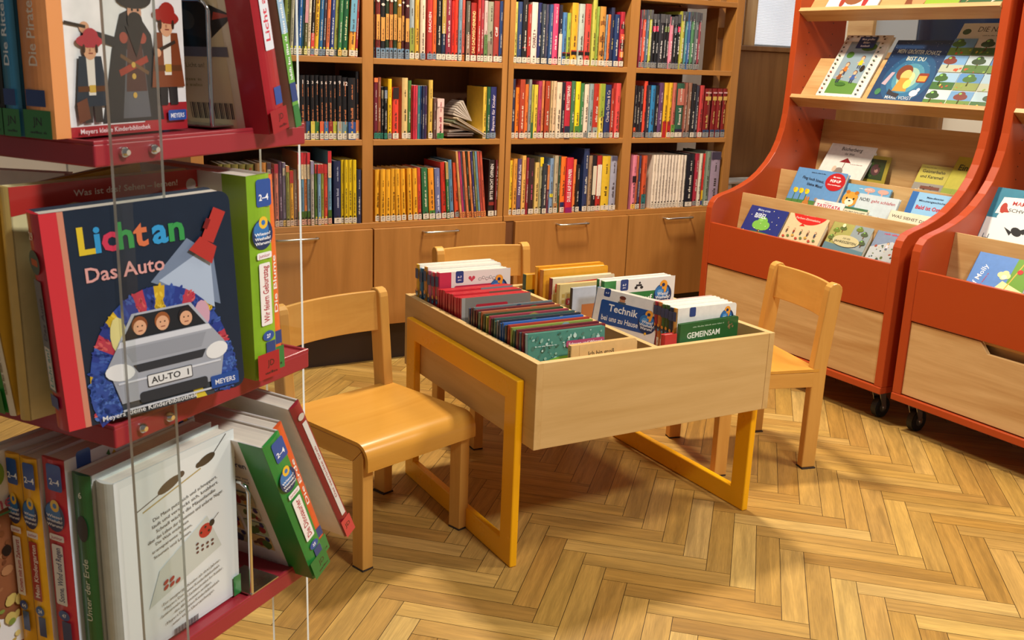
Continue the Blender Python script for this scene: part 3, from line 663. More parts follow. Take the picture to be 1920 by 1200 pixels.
def a_photo(A, w, h):
    A.rect(w * .08, h * .42, w * .76, h * .5, '38482c'); A.ell(w * .46, h * .66, w * .2, h * .14, '5c3c40', 14); A.ell(w * .5, h * .64, w * .08, h * .05, 'b08078', 10); A.blobs(w * .1, h * .45, w * .7, h * .4, 8, ['2c3c24', '4c6430'], 5, (.04, .1))
def a_geist(A, w, h):
    A.rect(0, h * .62, w, h * .38, 'c8bc50'); A.rect(0, 0, w, h * .62, '9a968c'); A.text('Geisterbahn', w * .1, h * .84, h * .09, '24221c', 0, .02, width=w * .72); A.text('und Karamell', w * .1, h * .73, h * .09, '24221c', 0, .02, width=w * .72); A.lines(w * .1, h * .94, w * .4, h * .025, 1, '5a5630', 2)
    A.blobs(0, h * .08, w, h * .5, 34, ['6c5c4c', 'c8b898', '584c48', 'a87858', '8ca0b0', '38342c', 'd8d0c0'], 8, (.03, .09)); A.rect(w * .25, h * .5, w * .6, h * .06, '7c4838')
def a_bein(A, w, h):
    A.rect(0, 0, w, h * .42, '98a838')
    for i in range(16): A.poly([(w * (.05 + .06 * i), 0), (w * (.08 + .06 * i), 0), (w * (.1 + .05 * i + (i % 3) * .04), h * (.3 + .05 * (i % 4)))], ['6c8c28', '88a030', 'b8c458'][i % 3])
    A.text('Ein B', w * .12, h * .72, h * .13, '3c4420', 0, .012); A.text('für', w * .42, h * .54, h * .12, '3c4420', 0, .012); A.lines(w * .5, h * .88, w * .3, h * .03, 1, '5c6430', 5)
def a_mama(A, w, h):
    A.rect(w * .1, h * .12, w * .9, h * .48, 'e4e8e4'); A.ell(w * .62, h * .62, w * .37, h * .14, 'e4e8e4', 24); A.rect(0, 0, w, h * .14, '3c8ca0'); A.poly([(w * .2, h * .66), (w * .95, h * .7), (w * .98, h * .92), (w * .24, h * .88)], 'ece8e0')
    A.text('MAMA GEHT', w * .4, h * .79, h * .075, 'b82c2c', 0, .015, width=w * .56); A.text('SCHWIMMEN', w * .38, h * .70, h * .065, '24282c', 0, .008, width=w * .58); A.lines(w * .5, h * .92, w * .4, h * .025, 1, '20303c', 5)
    A.ell(w * .3, h * .74, w * .05, h * .07, 'b03828', 14); A.poly([(w * .26, h * .68), (w * .4, h * .69), (w * .32, h * .78)], 'b03828')
    A.ell(w * .62, h * .46, w * .09, h * .05, '1c1c20', 14, rot=-25); A.poly([(w * .6, h * .46), (w * .78, h * .54), (w * .74, h * .44)], '1c1c20'); A.poly([(w * .56, h * .45), (w * .42, h * .5), (w * .54, h * .4)], '1c1c20')
    for x in (.16, .24): A.rect(w * x, h * .1, w * .012, h * .28, '5c6c74')
    for i in range(5): A.rect(w * .16, h * (.12 + .05 * i), w * .09, h * .009, '5c6c74')
    A.ell(w * .3, h * .15, w * .04, h * .03, 'c85040', 10); A.lines(w * .12, h * .03, w * .8, h * .06, 2, 'a8d0d8', 5)
def a_molly(A, w, h):
    A.poly([(w * .66, h * .2), (w, h * .2), (w, h), (w * .7, h)], '6c9c30'); A.poly([(w * .28, 0), (w, 0), (w, h * .35), (w * .6, h * .5), (w * .5, h * .3)], 'ece0a0'); A.rect(w * .6, h * .02, w * .02, h * 1.05, 'd8b040', -16)
    A.text('Schaf Molly', w * .14, h * .05, w * .13, 'e8ecf4', 78, .008); A.lines(w * .24, h * .12, h * .5, w * .04, 1, 'c8485c', 4, 78)
    for dx, dy in ((0, 0), (.06, .03), (-.05, .04), (.02, .08)): A.ell(w * (.58 + dx), h * (.58 + dy), w * .06, h * .06, 'f0e0a0', 12)
    A.ell(w * .6, h * .58, w * .05, h * .05, 'f4e8c8', 12); A.ell(w * .82, h * .74, w * .05, h * .05, 'c82828', 12); A.ell(w * .42, h * .2, w * .05, h * .05, 'b87830', 10)
    A.lines(w * .6, h * .15, w * .34, h * .08, 1, 'b02828', 8); A.lines(w * .5, h * .05, w * .4, h * .06, 2, '3c3424', 4)
D32 = (3.245, 1.083, 32)
R1, R2, R3 = (2.862, .42, 29), (3.085, .60, 24), (3.272, .665, 32)
face('board_book', (1412, 381), (1482, 394), *R1, .022, '1f2f78', 'thick navy board book with a green tree, front row left end of the orange display', a_bibel, h=.17, grp=DG)
face('board_book', (1487, 390), (1561, 403), *R1, .014, 'd8bf94', 'cream board book with a red semicircle, between the navy and the olive one', a_einmal, h=.165, grp=DG)
face('board_book', (1566.5, 411.6), (1640.6, 428), *R1, .020, 'a39f58', 'olive and grey board book with an oval title in the front row', a_jahr, h=.155, grp=DG)
face('picture_book', (1654, 417), (1726, 430), *R1, .010, '7c8ca4', 'blue-grey picture book with red title, half hidden by the right panel', a_eure, h=.165, grp=DG)
face('pop_up_book', (1499, 312), (1590, 327), *R2, .018, '5f8fc0', 'blue pop-up book with a red disc, left end of the second row', a_flieg, h=.19, grp=DG)
face('picture_book', (1590, 342), (1672, 357), 3.11, .60, 24, .008, '6ca4c8', 'light blue picture book with a tiger head behind the white cat book', a_tiger, h=.16, grp=DG)
face('board_book', (1531, 373.5), (1586, 382), 3.052, .60, 24, .016, 'e8dcd8', 'small pale board book with a pink title below the blue pop-up book', a_tatu, h=.10, grp=DG)
face('board_book', (1612, 362), (1688, 374), 3.070, .60, 24, .010, 'c4d0d4', 'white-grey board book with a black cat, middle of the second row', a_nori, h=.13, grp=DG)
face('board_book', (1585, 386), (1628, 394), 3.040, .60, 24, .012, 'e0d4b4', 'little cream board book in front of the white cat book', a_dich, h=.09, grp=DG)
face('board_book', (1712, 358), (1792, 370), 3.085, .60, 24, .018, '9cc4e4', 'sky blue board book with yellow flowers and a red title', a_oster, h=.145, grp=DG)
face('board_book', (1671, 392.5), (1750, 408), 3.045, .60, 24, .014, 'e4d8bc', 'cream board book with brown capitals in front of the sky blue one', a_siehst, h=.09, grp=DG)
face('picture_book', (1567, 258), (1652, 267), *R3, .012, 'e9e6de', 'large white picture book with a stack of books drawn on it, back row', a_berg, h=.28, grp=DG)
face('paperback', (1630, 290), (1672, 296), 3.36, .70, 14, .004, 'a89838', 'small dark green photo paperback against the plywood back panel', a_photo, h=.17, grp=DG)
face('paperback', (1731, 305), (1788, 318), 3.30, .665, 27, .010, 'c8bc50', 'paperback with a yellow title field over a grey crowd scene', a_geist, h=.2, grp=DG)
face('picture_book', (1805, 283), (1880, 297), 3.27, .665, 32, .010, 'c4bc3c', 'lime yellow picture book with grass blades, right end of the back row', a_bein, h=.27, grp=DG)
face('picture_book', (1591, 65), (1676, 67.5), *D32, .016, 'e6e2d8', 'white picture dictionary with a garden scene on the sloping shelf', a_lese, grp=DG)
face('picture_book', (1685, 75), (1796, 76), *D32, .010, '123a66', 'dark blue picture book with a glowing child on the sloping shelf', a_schatz, grp=DG)
face('picture_book', (1810, 42), (1905, 45), *D32, .006, 'd8dcd4', 'white nature book with a grid of twelve tree pictures', a_natur, w=.30, grp=DG)
D2 = (3.245, 1.432, 32)
def a_bear(A, w, h):
    A.ell(w * .5, h * .3, w * .2, h * .16, '8a5230', 16); A.ell(w * .5, h * .48, w * .12, h * .08, '9c6038', 14); A.ell(w * .3, h * .2, w * .05, h * .1, '9c3828', 10); A.ell(w * .74, h * .2, w * .05, h * .12, 'a83030', 10); A.lines(w * .2, h * .06, w * .6, h * .03, 1, '3c3834', 3)
def a_greenie(A, w, h):
    A.rect(0, 0, w * .38, h, '7c4020'); A.ell(w * .25, h * .2, w * .13, h * .12, 'd08c5c', 14); A.ell(w * .3, h * .34, w * .2, h * .08, 'e8a070', 14); A.rect(w * .38, 0, w * .62, h * .35, '8cac2c'); A.ell(w * .62, h * .35, w * .16, h * .1, 'e8a080', 12); A.lines(w * .5, h * .05, w * .4, h * .06, 2, '28301c', 5)
def a_wolf(A, w, h):
    A.rect(0, 0, w, h * .3, '2c5a28'); A.ell(w * .5, h * .3, w * .3, h * .1, '7c4a28', 14); A.poly([(w * .6, h * .1), (w * .95, h * .3), (w * .7, h * .36)], 'd8d4c0'); A.poly([(w * .1, h * .12), (w * .3, h * .3), (w * .2, h * .34)], 'c8a078')
for (xl, xr, cov, lab, art, hh) in ((1546, 1640, 'e6ded6', 'white picture book with a brown bear, top shelf of the display', a_bear, .26), (1692, 1790, '9cae38', 'green picture book with a brown left edge on the top shelf', a_greenie, .24), (1795, 1888, '2f6230', 'dark green picture book with a leaping animal on the top shelf', a_wolf, .25)):
    yl, _ = tiltpt(xl, 15, *D2); yr, _ = tiltpt(xr, 18, *D2)
    book('picture_book', tiltM(yl, *D2), yl - yr, .012, hh, cov, lab, DG, front_art=art)
face('picture_book', (1864, 344), (1985, 372), *R2, .012, '2c7c94', 'teal picture book with a black bird in the far right display', a_mama, h=.27, grp=DG)
face('picture_book', (1850, 360), (1950, 380), 3.11, .60, 24, .012, 'e8e4dc', 'white book just showing behind the teal picture book', None, h=.25, grp=DG)
face('board_book', (1838, 472), (1945, 492), *R1, .016, '5c88c8', 'blue board book with a yellow lamb in the far right display', a_molly, h=.165, grp=DG)
# ---------------------------------------------------------------- books on the bookcase shelves
# each row: shelf height, pixel row of the spine labels, then books: left, right pixel of the foot, top pixel, colour, label colour, options
CREAM, GREY, BLUG, TEAL = 'd8ccb8', '8c8a86', '7c8a98', '2c7c68'
NAMES = [('black', '1c1a1a'), ('dark grey', '3c3a3a'), ('grey', '8a8a88'), ('pale grey', 'b8b8b0'), ('cream', 'e0d0b8'), ('tan', 'c8a878'), ('yellow', 'e0b828'), ('bright yellow', 'f0d020'), ('orange', 'e07c30'), ('red', 'c03028'), ('dark red', '7c2024'), ('maroon', '6c2438'), ('pink', 'd8607c'), ('pale pink', 'dcb4ac'), ('purple', '5c3c68'), ('lilac', '9888a8'), ('navy', '26305c'), ('blue', '2c5c94'), ('light blue', '6c98b8'), ('teal', '3c8088'), ('slate', '50647c'), ('green', '3c7444'), ('dark green', '24502c'), ('olive', '8c8c3c'), ('lime', 'a8ac40'), ('brown', '8c5430'), ('dark brown', '4c3024'), ('salmon', 'd05c4c')]
def cname(c):
    r, g, b = (int(c[i:i + 2], 16) for i in (0, 2, 4))
    return min(NAMES, key=lambda n: (int(n[1][0:2], 16) - r) ** 2 * 1.0 + (int(n[1][2:4], 16) - g) ** 2 * 1.3 + (int(n[1][4:6], 16) - b) ** 2)[0]
ORD = 'first second third fourth fifth sixth seventh eighth ninth tenth eleventh twelfth thirteenth fourteenth fifteenth sixteenth seventeenth eighteenth nineteenth twentieth twenty-first twenty-second twenty-third twenty-fourth twenty-fifth twenty-sixth twenty-seventh twenty-eighth twenty-ninth thirtieth thirty-first thirty-second thirty-third thirty-fourth thirty-fifth'.split()
O = lambda **k: k
dark = lambda c: sum(lin(c)[:3]) < .55
def spine_fn(col, lab, o, seed):
    def fn(A, t, h):
        rd = random.Random(seed)
        top = o.get('top'); bot = o.get('bot')
        if top: A.rect(0, h * (1 - top[1]), t, h * top[1], top[0])
        if bot: A.rect(0, 0, t, h * bot[1], bot[0])
        for c, f0, f1 in o.get('bands', ()): A.rect(t * .06, h * f0, t * .88, h * (f1 - f0), c)
        ink = o.get('ink') or ('d8d0c0' if dark(col) else '3a302c')
        if 'txt' in o:
            s_, f0, f1, c = o['txt']; A.text(s_, t * .70, h * f0, t * .72, c, 90, .012, width=h * (f1 - f0))
        else:
            f0 = rd.uniform(.16, .3); f1 = rd.uniform(.45, .62); f2 = rd.uniform(.64, .7); f3 = rd.uniform(.76, .95)
            A.lines(t * .66, h * f0, h * (f1 - f0), t * .38, 1, ink, seed, 90, .85); A.lines(t * .6, h * f2, h * (f3 - f2), t * .24, 1, ink, seed + 7, 90, .8)
        if o.get('face'): A.ell(t * .5, h * .86, t * .4, t * .3, 'e0d0c0', 8); A.rect(t * .2, h * .84, t * .1, t * .25, '201810'); A.rect(t * .6, h * .84, t * .1, t * .25, '201810')
        if 'num' in o: A.text(o['num'], t * .5, h * .87, t * .9, o.get('numc', 'd8d0c8'), 0, .02, 'c')
        if lab:
            lh = .021; z0 = .003
            A.rect(0, z0, t, lh, lab); n = 2 if t > .012 else 1
            A.text('JE', t * .5, z0 + lh * .56, .0065, '28241f', 0, .02, 'c', min(.009, t * .62)); A.text('Fra Bre Fun Kin Mor Hub Sie'.split()[seed % 7], t * .5, z0 + lh * .2, .005, '28241f', 0, .02, 'c', min(.010, t * .7))
            if o.get('dot', 1): A.ell(t * .5, z0 + lh + .004, min(.0035, t * .35), .0035, o.get('dotc', '2a2420'), 10)
    return fn
N_SHELF = [0]
def shelf_row(bay, shelf, z, vrow, rows, lean=0, depth=.15, dotc='2a2420', after=None):
    G = 'books on the %s shelf of the %s bay' % (shelf, bay)
    if after is None and bay == 'leftmost': after = 0
    cn = [cname(r[3]) for r in rows]
    for i, r in enumerate(rows):
        x0, x1, top, col = r[:4]; lab = r[4] if len(r) > 4 else CREAM; o = dict(r[5]) if len(r) > 5 else {}
        o.setdefault('dotc', dotc)
        N_SHELF[0] += 1; seed = N_SHELF[0]; rd = random.Random(seed)
        yb = YW + .008 + rd.uniform(-.006, .010)
        X0 = onplane(x0, vrow, (0, yb, 0), (0, 1, 0)).x; X1 = onplane(x1, vrow, (0, yb, 0), (0, 1, 0)).x
        le = math.radians(o.get('lean', lean))
        H = onplane((x0 + x1) / 2, top, (0, yb, 0), (0, 1, 0)).z - z if top > -50 else .232 + rd.uniform(-.012, .012)
        H = min(max(H, .1), .29) / math.cos(le); t = max(X1 - X0 - .0006, .003)
        d = min(.20, max(depth * .8, H * .68)) + rd.uniform(-.01, .01)
        lift = abs(math.sin(le)) * t if le else 0
        M = Matrix.Translation((X1 if le >= 0 and 1 else X1, yb, z + (0 if le <= 0 else 0))) @ Matrix.Rotation(le, 4, 'Y') @ Matrix.Rotation(math.pi / 2, 4, 'Z')
        if le > 0: M = Matrix.Translation((X1, yb, z + .0002)) @ Matrix.Rotation(le, 4, 'Y') @ Matrix.Rotation(math.pi / 2, 4, 'Z')
        elif le < 0: M = Matrix.Translation((X0, yb, z + .0002)) @ Matrix.Rotation(le, 4, 'Y') @ Matrix.Translation((t, 0, 0)) @ Matrix.Rotation(math.pi / 2, 4, 'Z')
        else: M = Matrix.Translation((X1 - .0003, yb, z + .0002)) @ Matrix.Rotation(math.pi / 2, 4, 'Z')
        nm = 'paperback' if t < .012 else 'book'
        pv, nx_ = (cn[i - 1] if i else None), (cn[i + 1] if i + 1 < len(cn) else None)
        nb = ('between %s and %s' % (pv, nx_)) if pv and nx_ else ('beside the %s one' % (pv or nx_) if pv or nx_ else 'against the upright')
        pos = ORD[i] + ' from left' if after is None else ORD[len(rows) - 1 - i + after] + ' from right'
        size = 'slim' if t < .014 else ('thick' if t > .026 else '')
        lb = '%s book %s, %s, %s shelf, %s bay' % (cn[i], nb, pos, shelf, bay)
        if size and len(lb.split()) < 16: lb = size + ' ' + lb
        book(nm, M, d, t, H, col, lb, G, spine_art=spine_fn(col, lab, o, seed), cv=.0012, soft=t < .012)
HD = lambda c, hc='b02c2c': O(top=(hc, .16), bands=[('dcc49c', .64, .84)], bot=(c, .12))
b1, b2, b3, b4 = 'leftmost', 'second', 'third', 'rightmost'
L_ = dict(lean=3.2)
shelf_row(b1, 'upper', SZ[2], 108, [
 (520.8, 529.4, -99, '3a2c28'), (530.8, 542.3, -99, '8f9a4a'), (543, 549, -99, 'b0a890'), (550, 555.7, -99, '6a7096'), (557, 564.4, -99, '2b5a94', CREAM, O(ink='e8e8e8')), (564.8, 568.7, -99, '3c7d8c', 'd8d080'),
 (569, 575, -99, '5c5a30', 'e0d890', O(top=('c58a90', .5))), (575.6, 580.7, -99, 'e8d4b4'), (581.4, 587.9, -99, '231a18', BLUG, O(bot=('c84038', .34))), (588.5, 596, -99, 'e8b030', CREAM, O(txt=('CHAOS in der 4b', .3, .85, '6a2c20'))),
 (596.3, 603.7, -99, '2c628f', BLUG), (604.2, 609.4, -99, '403848', BLUG), (610.2, 616.6, -99, 'e0784a'), (616.9, 624.8, -99, '2a3a78', CREAM, O(ink='e8e8e8')), (625, 632.2, -99, 'b0b050', GREY), (632.5, 639.4, -99, '3c7a48', 'e8b860'),
 (640, 650.2, -99, '1f5a38', 'c8b890', O(ink='d8d8a0')), (653, 664.6, -99, 'e89c38', CREAM, O(top=('6aa0b8', .62))), (665.4, 669.6, -99, 'a03434')], dotc='d8d04c', **L_)
ser = lambda c: (c, BLUG, O(face=1, bands=[('d8964a', .28, .66)], bot=('6c88a0', .16), ink='3a2414'))
shelf_row(b2, 'upper', SZ[2], 112, [(a, b, -99) + ser(c) for a, b, c in ((700.4, 704.2, '4a5a40'), (704.6, 712.2, '7c2c28'), (713, 721.4, '222224'), (722.3, 728.9, '2c3c28'), (729.5, 736.7, '8c4428'), (737.2, 743.4, '2c4028'), (744.5, 751.8, 'b0802c'), (752.3, 758.5, '5c2a24'), (759, 766.4, '4c1c20'))] + [
 (766.9, 775.7, -99, '9aa4a4', CREAM, O(bot=('8a9040', .5))), (777.3, 785.1, -99, 'e0a83c'), (787, 796.5, -99, 'e0c8ac', BLUG), (800, 809.6, -99, 'b8342e', BLUG, O(txt=('DRACHEN', .45, .78, 'f0d8d0'))), (810.2, 817, -99, 'e8642c', BLUG),
 (817.3, 826.5, -99, '1c1c1c'), (827, 834.4, -99, '22304a', CREAM, O(top=('a88a40', .58))), (834.8, 844.7, -99, '8a2838'), (845.2, 850.9, -99, 'c82820'), (851.1, 857.9, -99, 'e83c24'), (858.2, 864.7, -99, '7890a0'), (865, 870, -99, 'c85848', 'b86c30'), (872.3, 879.7, -99, '5a5448', CREAM, O(bot=('8c6a58', .45))),
 (881.1, 891.7, -99, 'a02820', CREAM, O(txt=('DAS DAZWISCHENKIND', .14, .86, 'f0d890'), desc='lettered')), (893.6, 899.4, -99, 'b83028'), (899.9, 905.3, -99, 'a83840'), (906, 912.2, -99, 'd8b0a8', CREAM, O(bot=('5c7c48', .45))), (912.5, 923.8, -99, '9a9880', CREAM, O(bot=('8a7868', .35))),
 (924, 933.9, 1.6, 'a03830', CREAM, O(txt=('Cliff', .42, .58, 'f0e0d8'))), (934.3, 940.5, 2, '283c68')])
strap = [('a83030', .225, .245), ('181818', .17, .225)]
shelf_row(b3, 'upper', SZ[2], 118, [
 (961.7, 967.8, 3, 'c8bc58'), (968.2, 976.3, 3, '34446c', CREAM, O(ink='c8b890')), (977.2, 986.4, -2, '201c1c', CREAM, O(bands=[('a83030', .24, .255)])), (987, 993.4, 8, 'b03028'), (994, 1004.8, 4, 'e8d0c0', CREAM, O(txt=('CHARLY +', .26, .56, '4c2430'), desc='lettered')),
 (1005.4, 1012.7, 5, '2a2c5c'), (1013.2, 1020, 7, '38404a'), (1020.3, 1026.6, 8, '4a4458', CREAM, O(ink='c8a860')), (1027, 1033.6, 8, '34507c'), (1034.1, 1043.9, 7, 'd8446c', 'e8b8b0', O(ink='f8e0e0')), (1044.9, 1050.9, 9, '241c2c', CREAM, O(bot=('d8c4b0', .52))),
 (1051.9, 1059.6, 23, '4c78a8', CREAM, O(bands=strap)), (1060, 1067.2, 24, '98a83c', CREAM, O(bands=strap)), (1068.1, 1079.7, 5, 'e8a428', CREAM, O(bands=strap)), (1081.7, 1092.2, 7, 'b0b8ac', CREAM, O(bands=strap)), (1093.6, 1104, 7, 'd04438', CREAM, O(bands=strap)),
 (1106.6, 1114.9, -4, 'b4b048'), (1115.2, 1119.9, 12, '8aa040'), (1120.6, 1131.2, 12, 'c88838', CREAM, O(bands=[('8c5424', .2, .26), ('8c5424', .42, .5), ('8c5424', .7, .76)])), (1132, 1135.8, 27, '7c8c98'), (1136, 1140.9, 27, 'e06c34'), (1141.2, 1147.8, 14, '262844', CREAM, O(ink='c8b060')), (1148.8, 1157.7, 27, '1e3460'),
 (1159, 1166.9, 22, 'a82030', CREAM, O(bands=[('e08a3c', .18, .28), ('3c1c1c', .34, .44), ('d86040', .5, .6), ('3c1c1c', .7, .78)]))])
hk = lambda c, pb=None: (c, GREY, O(top=('4c4c50', .16), bands=([(pb, .68, .78)] if pb else []), bot=('2c3454', .12) if pb else None, ink='e8e4e0'))
shelf_row(b4, 'upper', SZ[2], 120, [(a, b, t_) + hk(c, p_) for a, b, t_, c, p_ in ((1196.4, 1200.4, 18, '8a2840', None), (1200.7, 1207.2, 18, 'd8543c', None), (1207.5, 1212.8, 18, '4c6478', None), (1213.1, 1218.3, 18, 'b0b050', None), (1218.6, 1225.2, 26, '141418', 'd03058'), (1225.6, 1231.5, 26, '141418', 'd03058'),
 (1232, 1240.4, 26, '2c2a30', None), (1240.8, 1245.6, 27, '141416', '5c6c30'), (1245.8, 1250.8, 27, '141416', '5c6c30'), (1251.3, 1258, 31, 'd8788c', None), (1258.3, 1264.2, 30, '141416', '6c6470'), (1264.7, 1271.9, 27, '141418', 'd03058'), (1272.3, 1279.1, 21, 'a8a440', None), (1279.6, 1285.8, 22, '4c8488', None),
 (1286, 1290.6, 22, '3c5c90', None), (1290.9, 1297.8, 22, '4c7c54', None), (1298.4, 1304.8, 23, '5c6464', None), (1305, 1309.4, 24, '8c3844', None))])
kk = lambda n, c: ('17161a', CREAM, O(num=n, bot=(c, .29), ink='c8784c', numc='e8d8d0', dotc='e8c848', desc='numbered' if n else ''))
shelf_row(b1, 'middle', SZ[3], 254, [(538, 558.5, 158, 'dcc098', CREAM, O(bands=[('9c8a60', .62, .9), ('8c9060', .2, .5)])), (562, 573.2, 141) + kk('1', '6c3030'), (573.7, 582.3, 141) + kk('2', '304868'), (582.5, 590.2, 141) + kk('3', 'd0c050'), (590.6, 599.3, 141) + kk('4', '3c6c34'), (599.5, 607.4, 142) + kk('5', 'd8603c'),
 (607.6, 615.2, 142) + kk('6', '3c6c9c'), (615.7, 623.8, 142) + kk('7', '8c2828'), (624, 631.4, 142) + kk('8', 'a8b040'), (632, 641.1, 142) + kk('9', '98988c'), (641.5, 652, 145) + kk('12', '6c8890'), (652.5, 666.4, 146) + kk('', '2c4c88'), (666.8, 673.2, 134) + kk('', 'c87040')])
shelf_row(b2, 'middle', SZ[3], 253, [(700.8, 707.7, 146, '6c2030', TEAL, O(top=('e07840', .07))), (708, 713.9, 145, '8c4a30', TEAL), (714.3, 719.7, 163, '17161a', TEAL, O(bands=[('8c8060', .78, .94)])), (720, 725.8, 163, '17161a', TEAL, O(bands=[('788090', .78, .94)])), (726.7, 733.8, 148, 'f0c020', GREY),
 (735.5, 746.5, 164, 'e04030', CREAM, O(top=('2c2020', .22))), (752.8, 763.6, 146, 'd8b878'), (764, 770.2, 151, '4c7838'), (770.5, 773.6, 160, 'd83834', None), (773.8, 777.7, 160, 'c82c44', None), (778, 782, 160, 'd04050', None), (782.3, 786.6, 161, '3c7c80', None), (786.8, 791, 161, '2c5088', None), (791.2, 795.3, 161, '2c3050', None),
 (795.5, 799.6, 161, '3c2850', None), (802.3, 810.1, 150, 'd8b050'), (812.3, 817.4, 184, '6a4a44', None), (818.4, 831, 185, 'dcb8ac', '2c7c3c', O(ink='a83040', top=('e0c0b8', .2)))])
shelf_row(b2, 'middle', SZ[3], 253, [(904, 911, 163, 'e0b840', CREAM, O(desc='right-hand')), (911.4, 917.6, 163, '2c5c38', BLUG, O(desc='right-hand')), (918, 928.4, 163, '2c3068', BLUG, O(desc='right-hand', txt=('Bayerns für Kinder', .15, .85, 'd8c8d8')))], after=0)
shelf_row(b3, 'middle', SZ[3], 252, [(956.5, 963.7, 148, '2c3048'), (964.6, 971.2, 164, 'f07c20'), (972.2, 981.6, 149, 'b04028', CREAM, O(ink='f0d8c0')), (982, 988.3, 158, 'e8702c'), (988.8, 993.9, 149, '8c908c'), (994.2, 998.4, 159, 'b0a838', None, O(bot=('2c6040', .3))), (998.7, 1005.6, 159, 'e0c040'), (1006.3, 1013.2, 152, 'b03858'), (1013.4, 1017.3, 151, 'd88048'),
 (1019.3, 1028.2, 152, 'a83c20'), (1029.6, 1033.8, 152, 'c8a878'), (1034, 1039.9, 152, 'dcb890'), (1040.4, 1050, 154, 'e4ccac'), (1050.2, 1056.3, 154, '282430'), (1056.5, 1067, 153, 'b82838', CREAM, O(txt=('BETTI ROTTERMUND', .5, .93, 'f0e0d8'), bot=('1c2840', .22))), (1067.5, 1075.2, 152, '44704c'), (1075.6, 1084.4, 153, 'f0d020', CREAM, O(bot=('4c8030', .22))),
 (1084.8, 1091.6, 156, '3c7840'), (1092, 1101, 158, 'e8ccb4', GREY), (1101.3, 1109, 157, '8c9c9c'), (1109.2, 1120.7, 157, 'b03024', CREAM, O(bot=('8c9894', .2))), (1121, 1129.4, 157, 'e0c850', CREAM, O(top=('90a038', .6))), (1130.8, 1141.8, 159, '243060', GREY, O(txt=('Charlie Christe & Co', .3, .9, 'c8b8b0'))), (1142.2, 1147.6, 166, 'a83c28'), (1150.3, 1159.2, 156, 'd84844')])
shelf_row(b4, 'middle', SZ[3], 250, [(1186, 1190, 160, '241c24', GREY, O(bot=('e05020', .2))), (1190.3, 1195.8, 161, '181418', GREY), (1196.1, 1201.8, 161, '28242c', GREY), (1202.2, 1208.9, 152, 'd8442c', GREY), (1209.3, 1214.8, 160, '302c38', GREY), (1215.2, 1224, 160, '2c7cb0', GREY), (1224.4, 1230.6, 160, '16151a'), (1230.9, 1239.2, 155, '5c3860', CREAM, O(ink='d8c0d8')),
 (1239.8, 1248.1, 155, 'd8a820', None, O(bot=('b02828', .3))), (1248.3, 1255.7, 155, 'd8a820', CREAM, O(bot=('b02828', .3))), (1255.9, 1262.7, 155, 'b86050', CREAM, O(bot=('5c8c38', .24))), (1263.2, 1277.6, 156, '2c5844', CREAM, O(bot=('2c2840', .16), bands=[('b86c5c', .6, .9)])), (1278.7, 1284, 155, '8c5040', GREY), (1284.2, 1291.8, 155, '8c6450', GREY),
 (1292.2, 1299.5, 157, '1c1a1e'), (1299.8, 1305.4, 160, '30303c', GREY), (1306.3, 1314.2, 160, 'b83838')] + [(a, b, 166, '781c1c', GREY, O(bot=('2c4468', .16), bands=[('c89898', .9, .93), ('c8a050', .76, .84)], ink='c8a860')) for a, b in ((1315.5, 1327.2), (1329.6, 1338.2), (1339.2, 1347.5), (1349, 1356.7))])
md = lambda c, l=None: (c, 'd8b8a0', O(top=('b83030', .15), bands=[(l, .0, .0)] if 0 else [], dotc='d8c050', ink='3a2020'))
mt = lambda c: (c, 'd8a088', O(top=('c02c34', .18), bands=[('e0c8a0', .64, .84)], bot=('3c6028', .2)))
shelf_row(b1, 'lower', SZ[4], 404, after=1, rows=[(412, 421, 308, '6c6430', CREAM, O(num='1', numc='8c2020')), (422, 435.5, 308, '6c6430', CREAM, O(num='2', numc='8c2020')), (436.5, 449.5, 308, '6c6430', CREAM, O(num='3', numc='8c2020')), (450.5, 463.5, 308, '6c6430', CREAM, O(num='4', numc='8c2020')), (464.5, 478.5, 308, '6c6430', CREAM, O(num='5', numc='8c2020')), (480, 489.5, 306, '7c5c38'),
 (490, 501, 305, 'b87838'), (502.4, 510, 305, 'c8b8a0', 'd8b8a0', O(top=('4c3840', .1))), (510.3, 514.9, 316, '3a3038', 'd8b8a0', O(top=('a83040', .18))), (515.5, 522.8, 308, 'c87060', 'd8b8a0', O(top=('a83040', .14))), (523.3, 530.4, 303, '4c3850', 'b8a8a8', O(ink='c0a8c0')), (530.8, 537, 305, '7c7088', 'd8b060', O(bands=[('c8b8a0', .8, .92)])), (537.3, 543.4, 311, '8c8c40', 'd8b8a0', O(top=('c87850', .1))),
 (544, 550.7, 320, 'e0a030', 'd8b8a0', O(top=('b83030', .22))), (551.2, 558.4, 318, '8c7060', 'd8b8a0'), (559.2, 564.4, 286) + mt('d07c48'), (565.3, 570.5, 286) + mt('5c8ca8'), (570.8, 576.5, 286) + mt('d88048'), (576.9, 582.3, 286) + mt('7c98a8'), (583.3, 589.2, 302, 'b0a8a0', 'd8b8a0', O(top=('8c84a0', .2))), (590.7, 595.9, 308) + md('5c7c38'), (596.2, 602, 308) + md('7ca0c0'),
 (602.3, 607.3, 308) + md('8c9440'), (607.7, 614.8, 308) + md('d04c38'), (615.1, 621.8, 283) + mt('6c98b0'), (626, 639.2, 302, '202c50', CREAM, O(ink='a8b0c8')), (639.5, 645.4, 300, 'd8b818'), (645.7, 652.3, 300, 'd8b818'), (652.7, 660.5, 300, 'd8b818'), (661, 668.2, 300, 'd8b818')])
shelf_row(b1, 'lower', SZ[4], 404, [(669, 677, 318, '28304c', None)], after=0)
yl = ('e8a828', CREAM, O(ink='4c2c10'))
